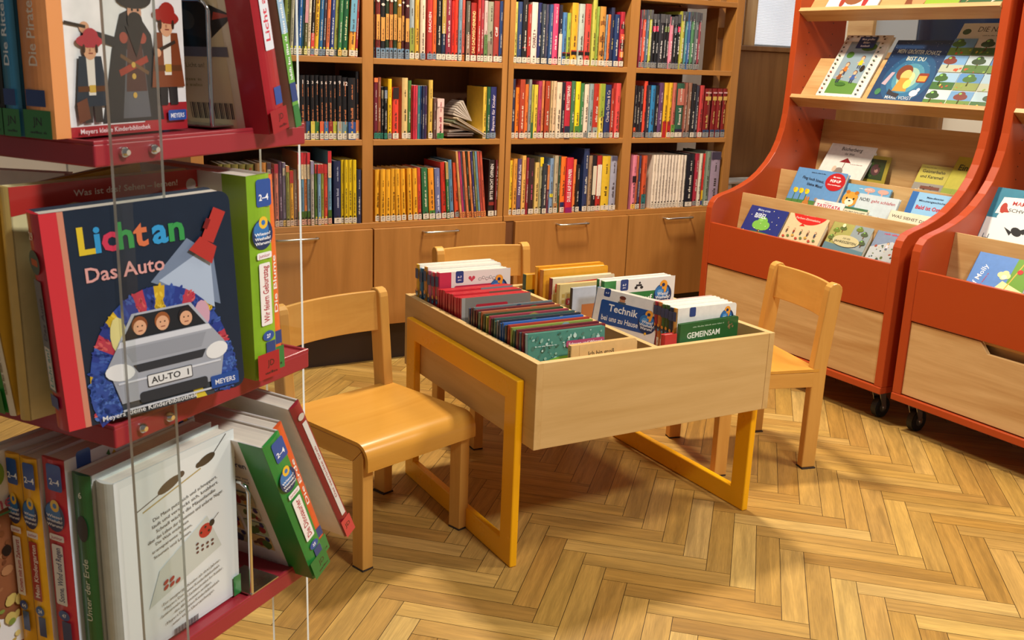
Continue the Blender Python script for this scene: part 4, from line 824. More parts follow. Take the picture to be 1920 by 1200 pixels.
shelf_row(b2, 'lower', SZ[4], 400, [(a, b, t_) + yl + () for a, b, t_ in ((703, 711.8, 318), (713, 721.9, 318), (722.8, 731.5, 318), (732.5, 741.7, 317))] + [(a, b, t_, 'e8a828', CREAM, O(ink='4c2c10', lean=-2)) for a, b, t_ in ((743, 751.6, 317), (753, 761.2, 317), (765, 773, 316), (775.2, 783.8, 316))] +
 [(784.6, 790.4, 315, 'd04838', CREAM, O(lean=-2.5)), (793, 803.9, 315, '2c6c44', CREAM, O(lean=-3, ink='d8d8b8')), (805.4, 815.6, 316, 'e89428', CREAM, O(lean=-3, bot=('3c7c34', .18))), (817.2, 827, 316, '6c74a0', CREAM, O(lean=-3, ink='e0e0f0')), (828.5, 837.5, 304, 'c83024', CREAM, O(lean=-3)), (838.4, 843.5, 304, '2c7038', CREAM, O(lean=-3.5, top=('b09050', .3))), (844.3, 851, 300, '5888a8', CREAM, O(lean=-4)), (853, 861, 305, 'e0502c', GREY, O(lean=-4))] +
 [(a, b, 284, c, 'd8844c', O(lean=-6, dot=0)) for a, b, c in ((863, 866.9, 'd8a060'), (867.5, 871.2, 'b83868'), (871.8, 875.2, '586070'), (875.8, 880, 'd88050'), (880.6, 884.6, '2c3828'), (885.2, 889.2, 'e08850'), (889.8, 893.4, '303068'), (894, 897.5, '7c7c38'), (898, 901.4, '6894a8'), (902, 906, 'b84c44'), (906.6, 911, 'c85840'))] +
 [(914, 925, 300, '281c1c', CREAM, O(txt=('BITTE NICHT ÖFFNEN', .3, .93, 'e8e0d8'), bands=[('8c2c28', .2, .26)])), (926.6, 938, 300, '6c1820', CREAM, O(txt=('BITTE NICHT ÖFFNEN', .3, .93, 'f0e8e0')))])
shelf_row(b3, 'lower', SZ[4], 392, [(952.6, 959, 301, 'e8c030'), (959.6, 967, 298, 'e09838'), (967.7, 975.5, 298, '5c4870', CREAM, O(txt=('PAPA auf der Flucht', .36, .9, 'e8e0ec'), desc='lettered')), (976, 983.2, 292, 'e8b058'), (984, 988.8, 296, '8c2430', None), (989.3, 998.7, 297, '382424', CREAM, O(ink='c04c6c')), (1000.4, 1008.2, 305, 'dcb868'), (1008.6, 1014.8, 295, 'a09870', 'c8bc98', O(top=('e8c820', .16))), (1015, 1022.7, 307, '303840'), (1023, 1027.2, 310, '6c3040', None, O(top=('c87840', .5))),
 (1027.8, 1034.5, 297, '7c98b8', CREAM, O(bands=[('e0d030', .3, .36)])), (1036, 1043.2, 292, 'b8a888', CREAM, O(bot=('b07c4c', .18))), (1043.6, 1047.5, 293, '304c38', None), (1048, 1058.2, 294, 'e87424', CREAM, O(bot=('1c2c58', .19))), (1058.7, 1071, 296, 'd02838', None, O(txt=('DUELLE AUF DEM PAPIER', .2, .8, 'f8e8e8'), bot=('8c2060', .1), desc='lettered')), (1071.5, 1077.1, 299, 'e87c3c'), (1077.4, 1084, 309, '18161a'),
 (1089.7, 1099.7, 279, '26345c'), (1100.1, 1106.2, 292, 'a08060'), (1106.5, 1114.4, 292, '1c181c', CREAM, O(bands=[('d8ccb0', .3, .82)])), (1114.7, 1123.8, 292, 'b02820', CREAM, O(bands=[('e8dcc8', .28, .84)])), (1124.6, 1139.3, 293, 'e0b830', CREAM, O(ink='3c2c14')), (1140, 1151.8, 293, 'a0a0b0', CREAM, O(bands=[('504c60', .92, 1.0)]))])
wh = [(1218.8 + 5.72 * i, 1218.8 + 5.72 * i + 5.4, 291, 'e2d2be', CREAM, O(ink='8c7c6c')) for i in range(11)]
shelf_row(b4, 'lower', SZ[4], 385, [(1181, 1189.5, 291, 'd87c90', 'e8b858', O(bands=[('2c2028', .5, .62)])), (1189.8, 1192.9, 292, 'b85c38'), (1193.2, 1197.4, 292, '3c3c5c'), (1199.8, 1208, 292, 'c8502c', GREY, O(bot=('2c6c6c', .28)))] + wh + [(1282.3, 1295.2, 289, '1c2028'), (1296.3, 1304.6, 288, 'a82c3c', GREY), (1305, 1310.6, 288, 'd8ccb4'), (1311, 1317, 288, 'c82c24', '40508c', O(bot=('e0b020', .3))),
 (1317.5, 1325.6, 284, '7c8c78'), (1326, 1343, 285, '9c8898', CREAM, O(top=('3c3448', .14)))])
# wide gaps: two yellow book covers leaning and a small pile of open and fallen booklets in the second bay
def plank_book(name, M, w, t, h, cov, label): return book(name, M, w, t, h, cov, label, 'fallen booklets on the middle shelf', pages='c8bcb0')
zs = SZ[3]; px = onplane(862, 256, (0, YW + .03, 0), (0, 1, 0)).x
def lie(x, y, z, rz, tilt): return Matrix.Translation((x, y, z)) @ Matrix.Rotation(rz, 4, 'Z') @ Matrix.Rotation(tilt, 4, 'Y') @ Matrix.Rotation(math.pi / 2, 4, 'X')
x834 = onplane(834, 256, (0, YW + .03, 0), (0, 1, 0)).x
for k, (dx, dz, rz, tl, cc, lb) in enumerate(((.0, .009, .05, 0, '6c5450', 'brown booklet lying flat at the bottom of the fallen pile'), (.01, .017, -.04, 0, '584840', 'dark booklet lying second from the bottom of the fallen pile'), (.004, .026, .08, -.06, 'b8a898', 'pale booklet lying third from the bottom of the fallen pile'))):
    plank_book('booklet', lie(x834 + dx, YW + .145, zs + dz, rz, tl), .12, .0075, .125, cc, lb)
for k, (a0, cc, lb) in enumerate(((14, 'b8a084', 'tan booklet sliding down the fallen pile, spine to the front'), (21, '7c8468', 'grey-green booklet sliding down the fallen pile'), (27, 'c8b494', 'pale booklet on top of the fallen pile, tilted furthest'))):
    plank_book('booklet', lie(x834 + .008 + k * .012, YW + .135 - k * .01, zs + .052 + k * .012, .05, math.radians(a0)), .145, .009, .118, cc, lb)
fan = MB('b4a69a')
for k in range(7):
    a = math.radians(8 + k * 7); fan.prism([(0, 0), (.09 * math.cos(a), .09 * math.sin(a)), (.09 * math.cos(a + .09), .09 * math.sin(a + .09))], -.05, .05, 'y', ['b8aa9c', 'a89a8c', 'c4b8ac'][k % 3])
fo = fan.build('open_booklet', MAT['print']); fo.matrix_world = Matrix.Translation((x834 + .12, YW + .08, zs + .068)) @ Matrix.Rotation(math.radians(180), 4, 'Z') @ Matrix.Rotation(math.radians(-8), 4, 'Y')
tag(fo, 'open booklet with its pages fanned out on top of the fallen pile', 'booklet', 'fallen booklets on the middle shelf')
# ---------------------------------------------------------------- picture books standing in the trough
FZ = BBt + .0142
def tb(name, x, y, w, t, h, cov, label, group, back=0, yaw=0, roll=0, z=FZ, **k):
    M = TM @ Matrix.Translation((x, y, z)) @ Matrix.Rotation(math.radians(yaw), 4, 'Z') @ Matrix.Rotation(math.radians(roll), 4, 'Y') @ Matrix.Rotation(math.radians(-back), 4, 'X')
    return book(name, M, w, t, h, cov, label, group, **k)
def quest(A, x, y, r, words=True):
    # round badge with an orange question mark over a blue globe
    A.ell(x, y, r, r * 1.05, '16305c', 30); A.ell(x - r * .1, y + r * .3, r * .78, r * .62, '2c74b4', 24); A.ell(x - r * .3, y + r * .35, r * .3, r * .2, '5c9cd0', 12)
    A.ell(x + r * .05, y + r * .95, r * .42, r * .42, 'f0a030', 20); A.ell(x + r * .02, y + r * .93, r * .18, r * .17, '16305c', 14); A.rect(x - r * .42, y + r * .52, r * .3, r * .3, '2c74b4'); A.poly([(x + r * .12, y + r * .2), (x + r * .34, y + r * .3), (x + r * .42, y + r * .75), (x + r * .1, y + r * .62)], 'f0a030')
    if words:
        for i, s_ in enumerate(('Wieso?', 'Weshalb?', 'Warum?')): A.text(s_, x, y - r * (.0 + .32 * i), r * .4, 'f4f4f0', 0, .02, 'c', width=r * (1.2, 1.6, 1.3)[i])
    A.ell(x, y - r * 1.02, r * .13, r * .13, 'f0b830', 10)
def wspine(c, n=None, title=None):
    def fn(A, t, h):
        A.rect(0, h * .86, t, h * .10, '24407c'); A.ell(t * .5, h * .72, t * .48, t * .55, '16305c', 14); A.ell(t * .5, h * .75, t * .3, t * .3, 'f0a030', 10); A.ell(t * .5, h * .70, t * .26, t * .22, '5c9cd0', 10)
        A.rect(t * .2, h * .2, t * .6, h * .42, 'f0ece4')
        if title: A.text(title, t * .66, h * .22, t * .42, 'a02030', 90, .015, width=h * .38)
        else: A.lines(t * .64, h * .22, h * .38, t * .3, 1, 'a04040', len(c) + int(c[:2], 16), 90, .8)
        A.rect(0, .004, t, .02, 'd8d0c0')
    return fn
G1 = 'tall white-topped picture books at the back of the left trough row'
def www_cover(band, lines_, sub=None, deco=None):
    def fn(A, w, h):
        A.rect(0, 0, w * .16, h, band) ; A.rect(w * .16, 0, w * .84, h, 'e9e4da'); A.rrect(w * .22, h * .885, w * .11, h * .12, w * .02, '24407c'); A.text('4–7', w * .275, h * .935, h * .03, 'ffffff', 0, .02, 'c'); A.text('Jahre', w * .275, h * .91, h * .018, 'ffffff', 0, .02, 'c')
        A.rrect(w * .2, h * .58, w * .68, h * .28, w * .03, band)
        for i, s_ in enumerate(lines_): A.text(s_, w * .27, h * (.755 - .115 * i), h * .095, 'f4f2ec', 0, .012, width=min(w * .56, w * .062 * len(s_)))
        if deco: deco(A, w, h)
        quest(A, w * .83, h * .80, w * .13)
        A.blobs(w * .2, h * .05, w * .7, h * .45, 20, ['b8c8d0', 'c89a70', '8ca070', 'd8c890'], 3, (.03, .1)); A.rect(w * .25, h * .44, w * .5, h * .012, 'a09c94')
    return fn
def hearts(A, w, h):
    for x in (.42, .47): A.ell(w * x, h * .93, w * .022, h * .018, 'c84858', 10); 
    A.poly([(w * .40, h * .925), (w * .49, h * .925), (w * .445, h * .89)], 'c84858')
    for i in range(6): A.ell(w * (.56 + .05 * i), h * (.91 + .012 * (i % 2)), w * .022, h * .016, '8c8c88', 10); A.ell(w * (.56 + .05 * i), h * (.91 + .012 * (i % 2)), w * .016, h * .011, 'e9e4da', 10)
wc = [('e0b030', 'yellow-spined tall book, rearmost in the left trough row'), ('2c6ca0', 'blue-spined tall book second from the back of the left trough row'), ('c88a38', 'ochre-spined tall book in front of the blue-spined one'), ('c8688c', 'mauve-spined tall book behind the two pink-red ones'), ('d03850', 'crimson-spined tall book just behind the heart cover book'), ('c83450', 'tall book with white cover, tiny hearts and round question mark badge')]
for i, (c, lb) in enumerate(wc):
    last = i == 5
    tb('picture_book', .026 + .002 * i, .585 + (5 - i) * .0222, .245 - .004 * i, .0195, .285 + random.Random(i).uniform(-.006, .004), 'ece8de' if not last else 'e9e4da', lb, G1, back=1.5, spine=c, pages='f0e8d4', spine_art=wspine(c), corner=.008,
       front_art=www_cover(c, ('', ''), deco=hearts) if last else None)
def tier_cover(A, w, h):
    A.rect(0, 0, w, h, '8c8478'); A.rect(0, 0, w * .05, h, 'a8a49a'); A.rrect(w * .2, h * .80, w * .46, h * .12, w * .02, 'c82c38'); A.text('Meine große Tierbibliothek', w * .43, h * .84, h * .05, 'f4ece8', 0, .008, 'c', width=w * .42)
    for i in range(4): x = w * (.72 + .075 * i); A.ell(x, h * .86, w * .018, h * .018, 'b84850', 8); A.ell(x - w * .012, h * .89, w * .007, h * .008, 'b84850', 6); A.ell(x + w * .012, h * .89, w * .007, h * .008, 'b84850', 6)
    A.blobs(w * .1, h * .1, w * .8, h * .6, 12, ['7c6c54', '9c8c70', '6c7450'], 4, (.08, .2))
G2 = 'thin red-spined animal picture books in the left trough row'
tg = ['8c9c7c', '6c7c88', 'a89868', '7c8c90', '9c7c58', '5c7058', '98989c', '6c5c4c', 'b0a078', '708070', '887c6c', '8c8478']
for i in range(12):
    last = i == 11; tcol = tg[i]
    def art(A, w, h, tcol=tcol): A.rect(w * .52, 0, w * .48, h, tcol); A.rrect(w * .2, h * .80, w * .46, h * .12, w * .02, 'c82c38')
    lb = 'frontmost thin red-spined book, grey cover with red banner and paw prints' if last else '%s thin red animal book counted from the back of the red-spined row' % ORD[i]
    tb('thin_picture_book', .027 + (.0015 * (i % 3)), .438 + (11 - i) * .0118, .212, .0095, .243 + (i % 4) * .0015, 'c83038', lb, G2, back=1.2, spine='c42830', pages='e8dcc8', soft=False, rd_spine=False,
       spine_art=lambda A, t, h, i=i: (A.lines(t * .7, h * .2, h * .6, t * .4, 1, 'e8c8c0', i, 90, .8), A.rect(0, .004, t, .02, 'c8b8ac')), front_art=tier_cover if last else art)
G3 = 'thin animal and nature picture books in the left trough row'
tc_ = ['2c4878', '5c2c38', '6c7c80', '4c2028', '702830', '3c6450', '58786c', 'b06440', '5c7040', '2c4430', 'a8a450', '8c9c44', 'a04050', '28302c', '3c5c58', '406c64', '7c8088', '2c3440', '2c5c9c', '3868b0', '4878b8', '202830', 'a83c30', 'c86c38', '8c9c48', '4c7050', '283c78', '6c2430', '4c5c68', '7a2830']
for i, c in enumerate(tc_):
    lb = '%s of the thin nature books from the back, %s spine' % (ORD[i], cname(c))
    tb('thin_picture_book', .026 + .0018 * (i % 3), .112 + (29 - i) * .0093, .232 + .002 * (i % 3), .0078, .233 + ((i * 7) % 5) * .0016, c, lb, G3, back=1.0, pages='d8cdb8', rd_spine=False,
       spine_art=lambda A, t, h, i=i, c=c: (A.lines(t * .75, h * .24, h * .5, t * .5, 1, 'e0dccc', i, 90, .8), A.rect(0, .004, t, .02, 'c8c0b0')),
       front_art=lambda A, w, h, i=i: A.blobs(w * .05, h * .7, w * .9, h * .28, 8, ['3c6c48', '5c8c5c', '88a8b0', '2c4c6c', 'a89850'], i, (.05, .12)))
def a_teal(A, w, h):
    A.blobs(0, h * .35, w, h * .65, 170, ['6c9c8c', 'a8ccc0', '4c7c6c', '8cb8a4', '3c6858', 'c0dcd0'], 3, (.008, .03)); A.poly([(0, 0), (w, 0), (w, h * .78), (w * .8, h * .74), (w * .5, h * .62), (w * .2, h * .58), (0, h * .62)], '5c9c30'); A.ell(w * .45, h * .62, w * .3, h * .12, '74b040', 20)
    A.rrect(w * .48, h * .82, w * .5, h * .07, w * .02, 'b04870'); A.text('Schauen und Wissen!', w * .73, h * .837, h * .045, 'f4eef0', 0, .015, 'c', width=w * .44); A.lines(w * .08, h * .86, w * .28, h * .025, 1, 'd8e8e0', 4)
    A.ell(w * .62, h * .5, w * .08, h * .04, '6c4a30', 14); A.rect(w * .35, h * .6, w * .24, h * .008, '8c6840', -12)
tb('picture_book', .034, .092, .222, .012, .236, '4c8c7c', 'teal and green picture book, frontmost cover of the long left row', G3, back=3, front_art=a_teal, spine='8cacac', corner=.003)
tb('board_book', .122, .042, .196, .013, .213, 'e0b878', 'small cream board book leaning inside the front of the trough, handwritten title', 'small books at the trough front', back=1.5, yaw=1, corner=.012, rd_spine=False, pages='ecd8a8',
   front_art=lambda A, w, h: (A.text('Ich bin groß', w * .25, h * .86, h * .075, '3c3c30', 0, .008), A.rect(w * .12, h * .2, w * .003, h * .8, 'b88c50')), spine_art=lambda A, t, h: A.lines(t * .7, h * .1, h * .85, t * .5, 1, '6c4828', 5, 90, .7))
# right-hand compartment
G4 = 'picture books at the back of the right trough row'
tb('picture_book', .374, .694, .12, .018, .235, 'e0a828', 'small yellow and dark green book in the back left corner of the right row', G4, pages='e8d8b0', spine='2c4438', front_art=lambda A, w, h: (A.rect(0, 0, w, h * .8, '2c4c40'), A.rect(w * .1, h * .6, w * .5, h * .12, 'd8c060')))
tb('picture_book', .400, .668, .24, .016, .262, 'e8a020', 'tall orange-yellow book, rearmost of the right row', G4, pages='f0e0b8', corner=.006)
def a_yel(A, w, h): A.rect(w * .12, h * .2, w * .8, h * .70, '9cb8a8'); A.blobs(w * .15, h * .6, w * .75, h * .28, 30, ['4c7c30', '6c9c3c', '38602c', '8cac50'], 2, (.03, .08))
tb('picture_book', .402, .640, .235, .020, .258, 'e8a428', 'orange-yellow framed picture book with a landscape, behind the cream books', G4, pages='f0e0b8', front_art=a_yel, spine='c87c28', corner=.006)
def a_red1(A, w, h): A.poly([(w * .05, h * .82), (w * .97, h * .88), (w * .97, h * .96), (w * .05, h * .93)], 'c82c30'); A.rect(0, 0, w, h * .8, 'd0b878'); A.blobs(w * .05, h * .5, w * .6, h * .3, 10, ['c8503c', 'e0c860', '8c9c50'], 5, (.04, .1))
tb('picture_book', .414, .606, .225, .018, .238, 'e0d2b0', 'cream book with a slanting red stripe in front of the yellow one', G4, front_art=a_red1, spine='7c1c20', corner=.004)
tb('picture_book', .420, .575, .20, .016, .226, 'd8c080', 'patterned yellow book with red numbered sticker behind the pale blue one', G4, spine='c8ac68', front_art=lambda A, w, h: ([A.rect(w * (.05 + .09 * i), h * (.5 + .08 * j), w * .05, h * .05, 'c09c48') for i in range(8) for j in range(5)], A.rrect(w * .12, h * .72, w * .12, h * .09, w * .02, 'c82830'), A.text('36', w * .18, h * .74, h * .06, 'ffffff', 0, .02, 'c'))[0])
def a_pale(A, w, h): A.rect(w * .16, h * .05, w * .8, h * .72, 'c87c40'); A.poly([(w * .2, h * .3), (w * .6, h * .75), (w * .75, h * .75), (w * .4, h * .3)], 'a02c24'); A.lines(w * .12, h * .2, h * .5, w * .06, 1, '503c30', 3, 90)
tb('picture_book', .440, .535, .22, .012, .222, 'b4bcc8', 'pale blue picture book with an orange-red picture, middle of the right row', G4, front_art=a_pale, spine='342c28', corner=.004)
G5 = 'tall white-topped picture books in the right trough row'
tb('picture_book', .452, .420, .246, .012, .272, 'ece8de', 'white-edged tall book right behind the green traffic book', G5, pages='f0e8d8', spine='3c8444', corner=.008)
def rider(A, w, h): A.ell(w * .44, h * .905, w * .022, h * .016, '26282c', 12); A.ell(w * .52, h * .905, w * .022, h * .016, '26282c', 12); A.rect(w * .44, h * .92, w * .08, h * .02, '26282c'); A.ell(w * .49, h * .955, w * .014, h * .013, '26282c', 10)
tb('picture_book', .450, .390, .250, .018, .272, 'e9e4da', 'tall white book with a green title panel and round badge, standing upright', G5, front_art=www_cover('2f7c3c', ('Pass auf im', 'Straßenverkehr'), deco=rider), spine='2c6c34', pages='f0e8d8', corner=.008)
def a_tech(A, w, h):
    A.rrect(w * .12, h * .925, w * .10, h * .085, w * .02, '24407c'); A.text('4–7', w * .17, h * .955, h * .026, 'ffffff', 0, .02, 'c')
    A.rrect(w * .10, h * .64, w * .80, h * .25, w * .03, '1c4c90'); A.text('Technik', w * .46, h * .785, h * .105, 'f4f2ec', 0, .02, 'c', width=w * .46); A.text('bei uns zu Hause', w * .43, h * .68, h * .08, 'f4f2ec', 0, .012, 'c', width=w * .58)
    A.ell(w * .42, h * .92, w * .045, h * .028, 'c88a60', 12); A.ell(w * .42, h * .95, w * .05, h * .02, '6c3020', 12); A.rect(w * .36, h * .885, w * .12, h * .02, '4c5c68')
    quest(A, w * .85, h * .75, w * .14)
    for i in range(4): A.ell(w * (.3 + .07 * i), h * (.42 - .03 * i), w * .05, h * .04, '4c4c50', 12); A.ell(w * (.3 + .07 * i), h * (.42 - .03 * i), w * .03, h * .024, 'd8d4cc', 12)
    A.lines(w * .6, h * .4, w * .3, h * .06, 2, '8c8880', 4); A.blobs(w * .1, h * .05, w * .8, h * .25, 14, ['b0b8c0', 'c8a878', '90989c'], 6, (.03, .08))
TECH = dict(x=.386, y=.385, yaw=-54, back=9)
tb('picture_book', .398, .398, .200, .020, .260, 'e6e0d6', 'white book behind the blue title book, same slant', G5, roll=4, back=8, yaw=-61, spine='3c7c44', pages='efe6d2', corner=.008)
tb('picture_book', .380, .380, .194, .020, .264, 'e9e4da', 'white book with blue technology title panel, standing askew across the row', G5, roll=4, back=8, yaw=-61, front_art=a_tech, spine='1c5498', pages='efe6d2', corner=.008, spine_art=lambda A, t, h: A.text('Technik', t * .7, h * .3, t * .6, 'dce4f0', 90, .01))
rc = [('b03040', 'd8b8b0', 'maroon-topped tall book, rearmost of the leaning white row'), ('d8843c', 'f0e8d8', 'orange-spined tall book second in the leaning white row'), ('3c6c34', 'f0ead8', 'green-spined tall book third in the leaning white row'), ('305830', 'f0ead8', 'dark green-spined tall book fourth in the leaning white row'), ('1c3050', 'ece8dc', 'navy-spined tall book with round badge in the leaning white row'), ('d89c48', 'ece4d8', 'ochre-spined tall book at the front of the leaning white row')]
for i, (c, cv_, lb) in enumerate(rc):
    tb('picture_book', .504 - .001 * i, .118 + (5 - i) * .0175, .202, .0155, .25 + .002 * (i % 2), cv_ if i < 1 else 'ece8de', lb, G5, back=1.5, yaw=0, spine=c, pages='efe6d2', corner=.008, spine_art=wspine(c), front_art=(lambda A, w, h: (quest(A, w * .84, h * .84, w * .12), A.rrect(w * .2, h * .9, w * .1, h * .1, w * .02, '24407c'))) if i == 5 else None)
def a_gem(A, w, h): A.text('ERICH KÄSTNER', w * .22, h * .86, h * .04, 'c8d8c0', 0, .008, width=w * .5) if 0 else A.lines(w * .2, h * .935, w * .55, h * .03, 1, 'a8c0a0', 9); A.text('GEMEINSAM', w * .12, h * .81, h * .10, 'e8ecdc', 0, .02, width=w * .56); A.blobs(w * .74, h * .80, w * .2, h * .17, 5, ['6c5c3c', '88724c'], 3, (.08, .15)); A.poly([(w * .6, h * .5), (w, h * .7), (w, h * .66), (w * .62, h * .46)], '3c7c48')
tb('picture_book', .488, .092, .212, .010, .218, '1f5c2c', 'green book with white capitals in front of the leaning white row', 'small books at the trough front', back=1, yaw=4, front_art=a_gem, corner=.006, pages='d8d0b8')
tb('board_book', .438, .088, .04, .016, .195, 'c02c2c', 'small red book wedged between divider and green book', 'small books at the trough front', back=2, yaw=0, pages='e0c8b8')
tb('board_book', .404, .050, .225, .012, .166, 'cfd4c4', 'low pale grey-green book lying against the front board of the right row', 'small books at the trough front', back=1, corner=.012, pages='e8e0cc', spine='2c5048')
# ---------------------------------------------------------------- red rotating book stand in the foreground
SM = Matrix(((.83392302, -.55182743, -.00767329, .1458), (.55168689, .83391798, -.01491238, 1.0512), (.01462796, .00820252, .99985936, .8131), (0, 0, 0, 1)))
SL = .3277
st = thing('rotating_book_stand', 'red tray rotating book stand with clear acrylic uprights in the left foreground', 'rotating book stand', SM)
TZ = [.2952, 0, -.303, -.6]
for z in TZ:
    m = MB().box(0, 0, z - .026, SL, SL, z - .003)
    tr = m.build('tray', MAT['red'], st, .002)
    m = MB(); r = .004
    m.add([(0, 0, z - .0035), (SL, 0, z - .0035), (SL, SL, z - .0035), (0, SL, z - .0035), (r, r, z - .0035), (SL - r, r, z - .0035), (SL - r, SL - r, z - .0035), (r, SL - r, z - .0035)] +
          [(0, 0, z), (SL, 0, z), (SL, SL, z), (0, SL, z), (r, r, z), (SL - r, r, z), (SL - r, SL - r, z), (r, SL - r, z)],
          [f for k in range(4) for j in ((k + 1) % 4,) for f in ((k, j, 8 + j, 8 + k), (4 + k, 12 + k, 12 + j, 4 + j), (8 + k, 8 + j, 12 + j, 12 + k))])
    m.build('rim', MAT['red'], tr, .001)
z0_, z1_ = -.76, .62; e = .004
def strip(x0, y0, x1, y1):
    o = MB().box(x0, y0, z0_, x1, y1, z1_).build('acrylic_upright', MAT['acrylic'], st)
    o.data.materials.append(MAT['acrylic_edge']); big = max(p.area for p in o.data.polygons)
    for p in o.data.polygons: p.material_index = 0 if p.area > big * .5 else 1
strip(.018, -e - .0008, .084, -.0008); strip(SL + .0008, .012, SL + e + .0008, .075); strip(SL - .084, SL + .0008, SL - .018, SL + e + .0008); strip(-e - .0008, SL - .075, -.0008, SL - .012)
for z in TZ:
    for a in (.035, .074):
        for P, Q in (((a, -e - .0045, z - .013), (a, 0, z - .013)), ((SL + e + .0045, a - .006, z - .013), (SL, a - .006, z - .013)), ((SL - a, SL + e + .0045, z - .013), (SL - a, SL, z - .013)), ((-e - .0045, SL - a, z - .013), (0, SL - a, z - .013))):
            MB().tube([P, tuple(p * .6 + q * .4 for p, q in zip(P, Q)), Q], [.0028, .0054, .0056], 12).build('bolt', MAT['chrome'], st)
MB().tube([(SL / 2, SL / 2, -.80), (SL / 2, SL / 2, z1_)], .014, 16).build('centre_post', MAT['metal'], st)
MB().tube([(SL / 2 + .010, SL / 2 + .012, -.812), (SL / 2 + .010, SL / 2 + .012, -.785)], .24, 40).build('base_plate', MAT['red'], st, .003)
def bookend(a, b0, b1, z, h, lab):
    t = thing('bookend', lab, 'bookend', SM @ Matrix.Translation((a, b0, z)), 'wire bookends on the rotating stand')
    L_ = b1 - b0; r = .012
    MB().tube([(0, 0, 0), (0, 0, h - r), (0, r * .3, h - r * .3), (0, r, h), (0, L_ - r, h), (0, L_ - r * .3, h - r * .3), (0, L_, h - r), (0, L_, 0)], .0028, 10).build('wire_loop', MAT['chrome'], t)
    MB().box(-.004, -.003, 0, .05, L_ + .003, .0015).build('foot_plate', MAT['metal'], t)
def sA(name, a, b, z, w, t, h, cov, label, yaw=0, lean=0, back=0, **k):
    return book(name, SM @ Matrix.Translation((a, b, z)) @ Matrix.Rotation(math.radians(yaw), 4, 'Z') @ Matrix.Rotation(math.radians(lean), 4, 'Y') @ Matrix.Rotation(math.radians(-back), 4, 'X'), w, t, h, cov, label, 'picture books on the rotating stand', **k)
def sB(name, a, b, z, w, t, h, cov, label, yaw=0, lean=0, **k):
    return book(name, SM @ Matrix.Translation((a, b, z)) @ Matrix.Rotation(math.radians(lean), 4, 'Y') @ Matrix.Rotation(math.radians(90 + yaw), 4, 'Z'), w, t, h, cov, label, 'picture books on the rotating stand', **k)
def sp_title(title, col, lab='2f7c3c', y0=.3, y1=.75, num=None, chip='24407c', under='JD', box=None, inkl='1c1c1c'):
    def fn(A, t, h):
        if box: A.rrect(t * .2, h * (y0 - .03), t * .6, h * (y1 - y0 + .06), t * .08, box)
        A.text(title, t * .66, h * y0, t * .42, col, 90, .015, width=h * (y1 - y0))
        A.rect(t * .15, h * .135, t * .7, h * .07, chip)
        A.rect(0, 0, t, h * .12, lab); A.text(under, t * .5, h * .055, h * .05, inkl, 0, .01, 'c'); A.lines(t * .2, h * .02, t * .6, h * .02, 1, inkl, 5)
        if num: A.text(num, t * .5, h * .9, t * .5, 'f4f4f4', 0, .02, 'c')
    return fn
def junior_spine(c, title, num, box='f2ece4', tcol='b02838', lab=None):
    def fn(A, t, h):
        A.rrect(t * .30, h * .85, t * .66, h * .13, t * .1, '24509c'); A.text('2–4', t * .62, h * .88, h * .042, 'ffffff', 0, .02, 'c')
        A.ell(t * .5, h * .72, t * .46, h * .075, '16305c', 20); A.ell(t * .45, h * .74, t * .34, h * .045, '2c74b4', 14); A.ell(t * .55, h * .775, t * .2, h * .03, 'f0c030', 14); A.ell(t * .55, h * .775, t * .09, h * .013, '2c74b4', 10)
        for i, s_ in enumerate(('Wieso?', 'Weshalb?', 'Warum?')): A.text(s_, t * .5, h * (.715 - .022 * i), h * .02, 'ffffff', 0, .02, 'c', width=t * .7)
        A.rrect(t * .2, h * .60, t * .66, h * .032, t * .06, 'f4f0ea'); A.text('junior', t * .53, h * .608, h * .024, 'b03060', 0, .01, 'c', width=t * .5)
        A.rrect(t * .26, h * .27, t * .5, h * .31, t * .06, box); A.text(title, t * .64, h * .285, t * .36, tcol, 90, .02, width=h * .28)
        A.ell(t * .55, h * .215, t * .26, h * .026, '24509c', 16); A.text(num, t * .55, h * .205, h * .026, 'ffffff', 0, .02, 'c')
        A.rect(t * .42, h * .08, t * .42, h * .105, '24407c')
        if lab: A.rect(0, 0, t, h * .13, lab); A.text('JD', t * .6, h * .06, h * .045, '301818', 0, .01, 'c'); A.lines(t * .3, h * .02, t * .6, h * .025, 1, '301818', 5)
    return fn
def junior_back(strip_c):
    def fn(A, w, h):
        # strip next to the spine is at the right-hand end of the back cover
        A.rect(w * .80, 0, w * .20, h, strip_c)
        A.text('Sachbuchreihe', w * .30, h * .87, h * .055, '38406c', 0, .012); A.text('für von 2–4 Jahren', w * .24, h * .80, h * .055, '38406c', 0, .012); A.lines(w * .30, h * .66, w * .45, h * .08, 3, '8c90a4', 5)
        for i in range(4):
            for j in range(3):
                x, y = w * (.10 + .22 * j), h * (.16 + .115 * i); A.rect(x, y, w * .19, h * .10, ['c8c4a8', 'b0a880', 'd0b070', 'a8b890'][(i + j) % 4]); A.k -= 1; A.blobs(x, y, w * .19, h * .08, 6, ['8c3028', '4c6c30', 'c89838', '384858', '6c4c30'], i * 3 + j, (.1, .25)); A.ell(x + w * .16, y + h * .085, w * .022, h * .018, '1c3460', 8); A.k -= 2
        for i in range(22): A.rect(w * (.08 + .011 * i), h * .04, w * (.003 + .004 * (i * 7 % 3) / 2), h * .07, '242028'); A.k -= 1
        A.lines(w * .42, h * .05, w * .3, h * .03, 2, '9c98a0', 4)
    return fn
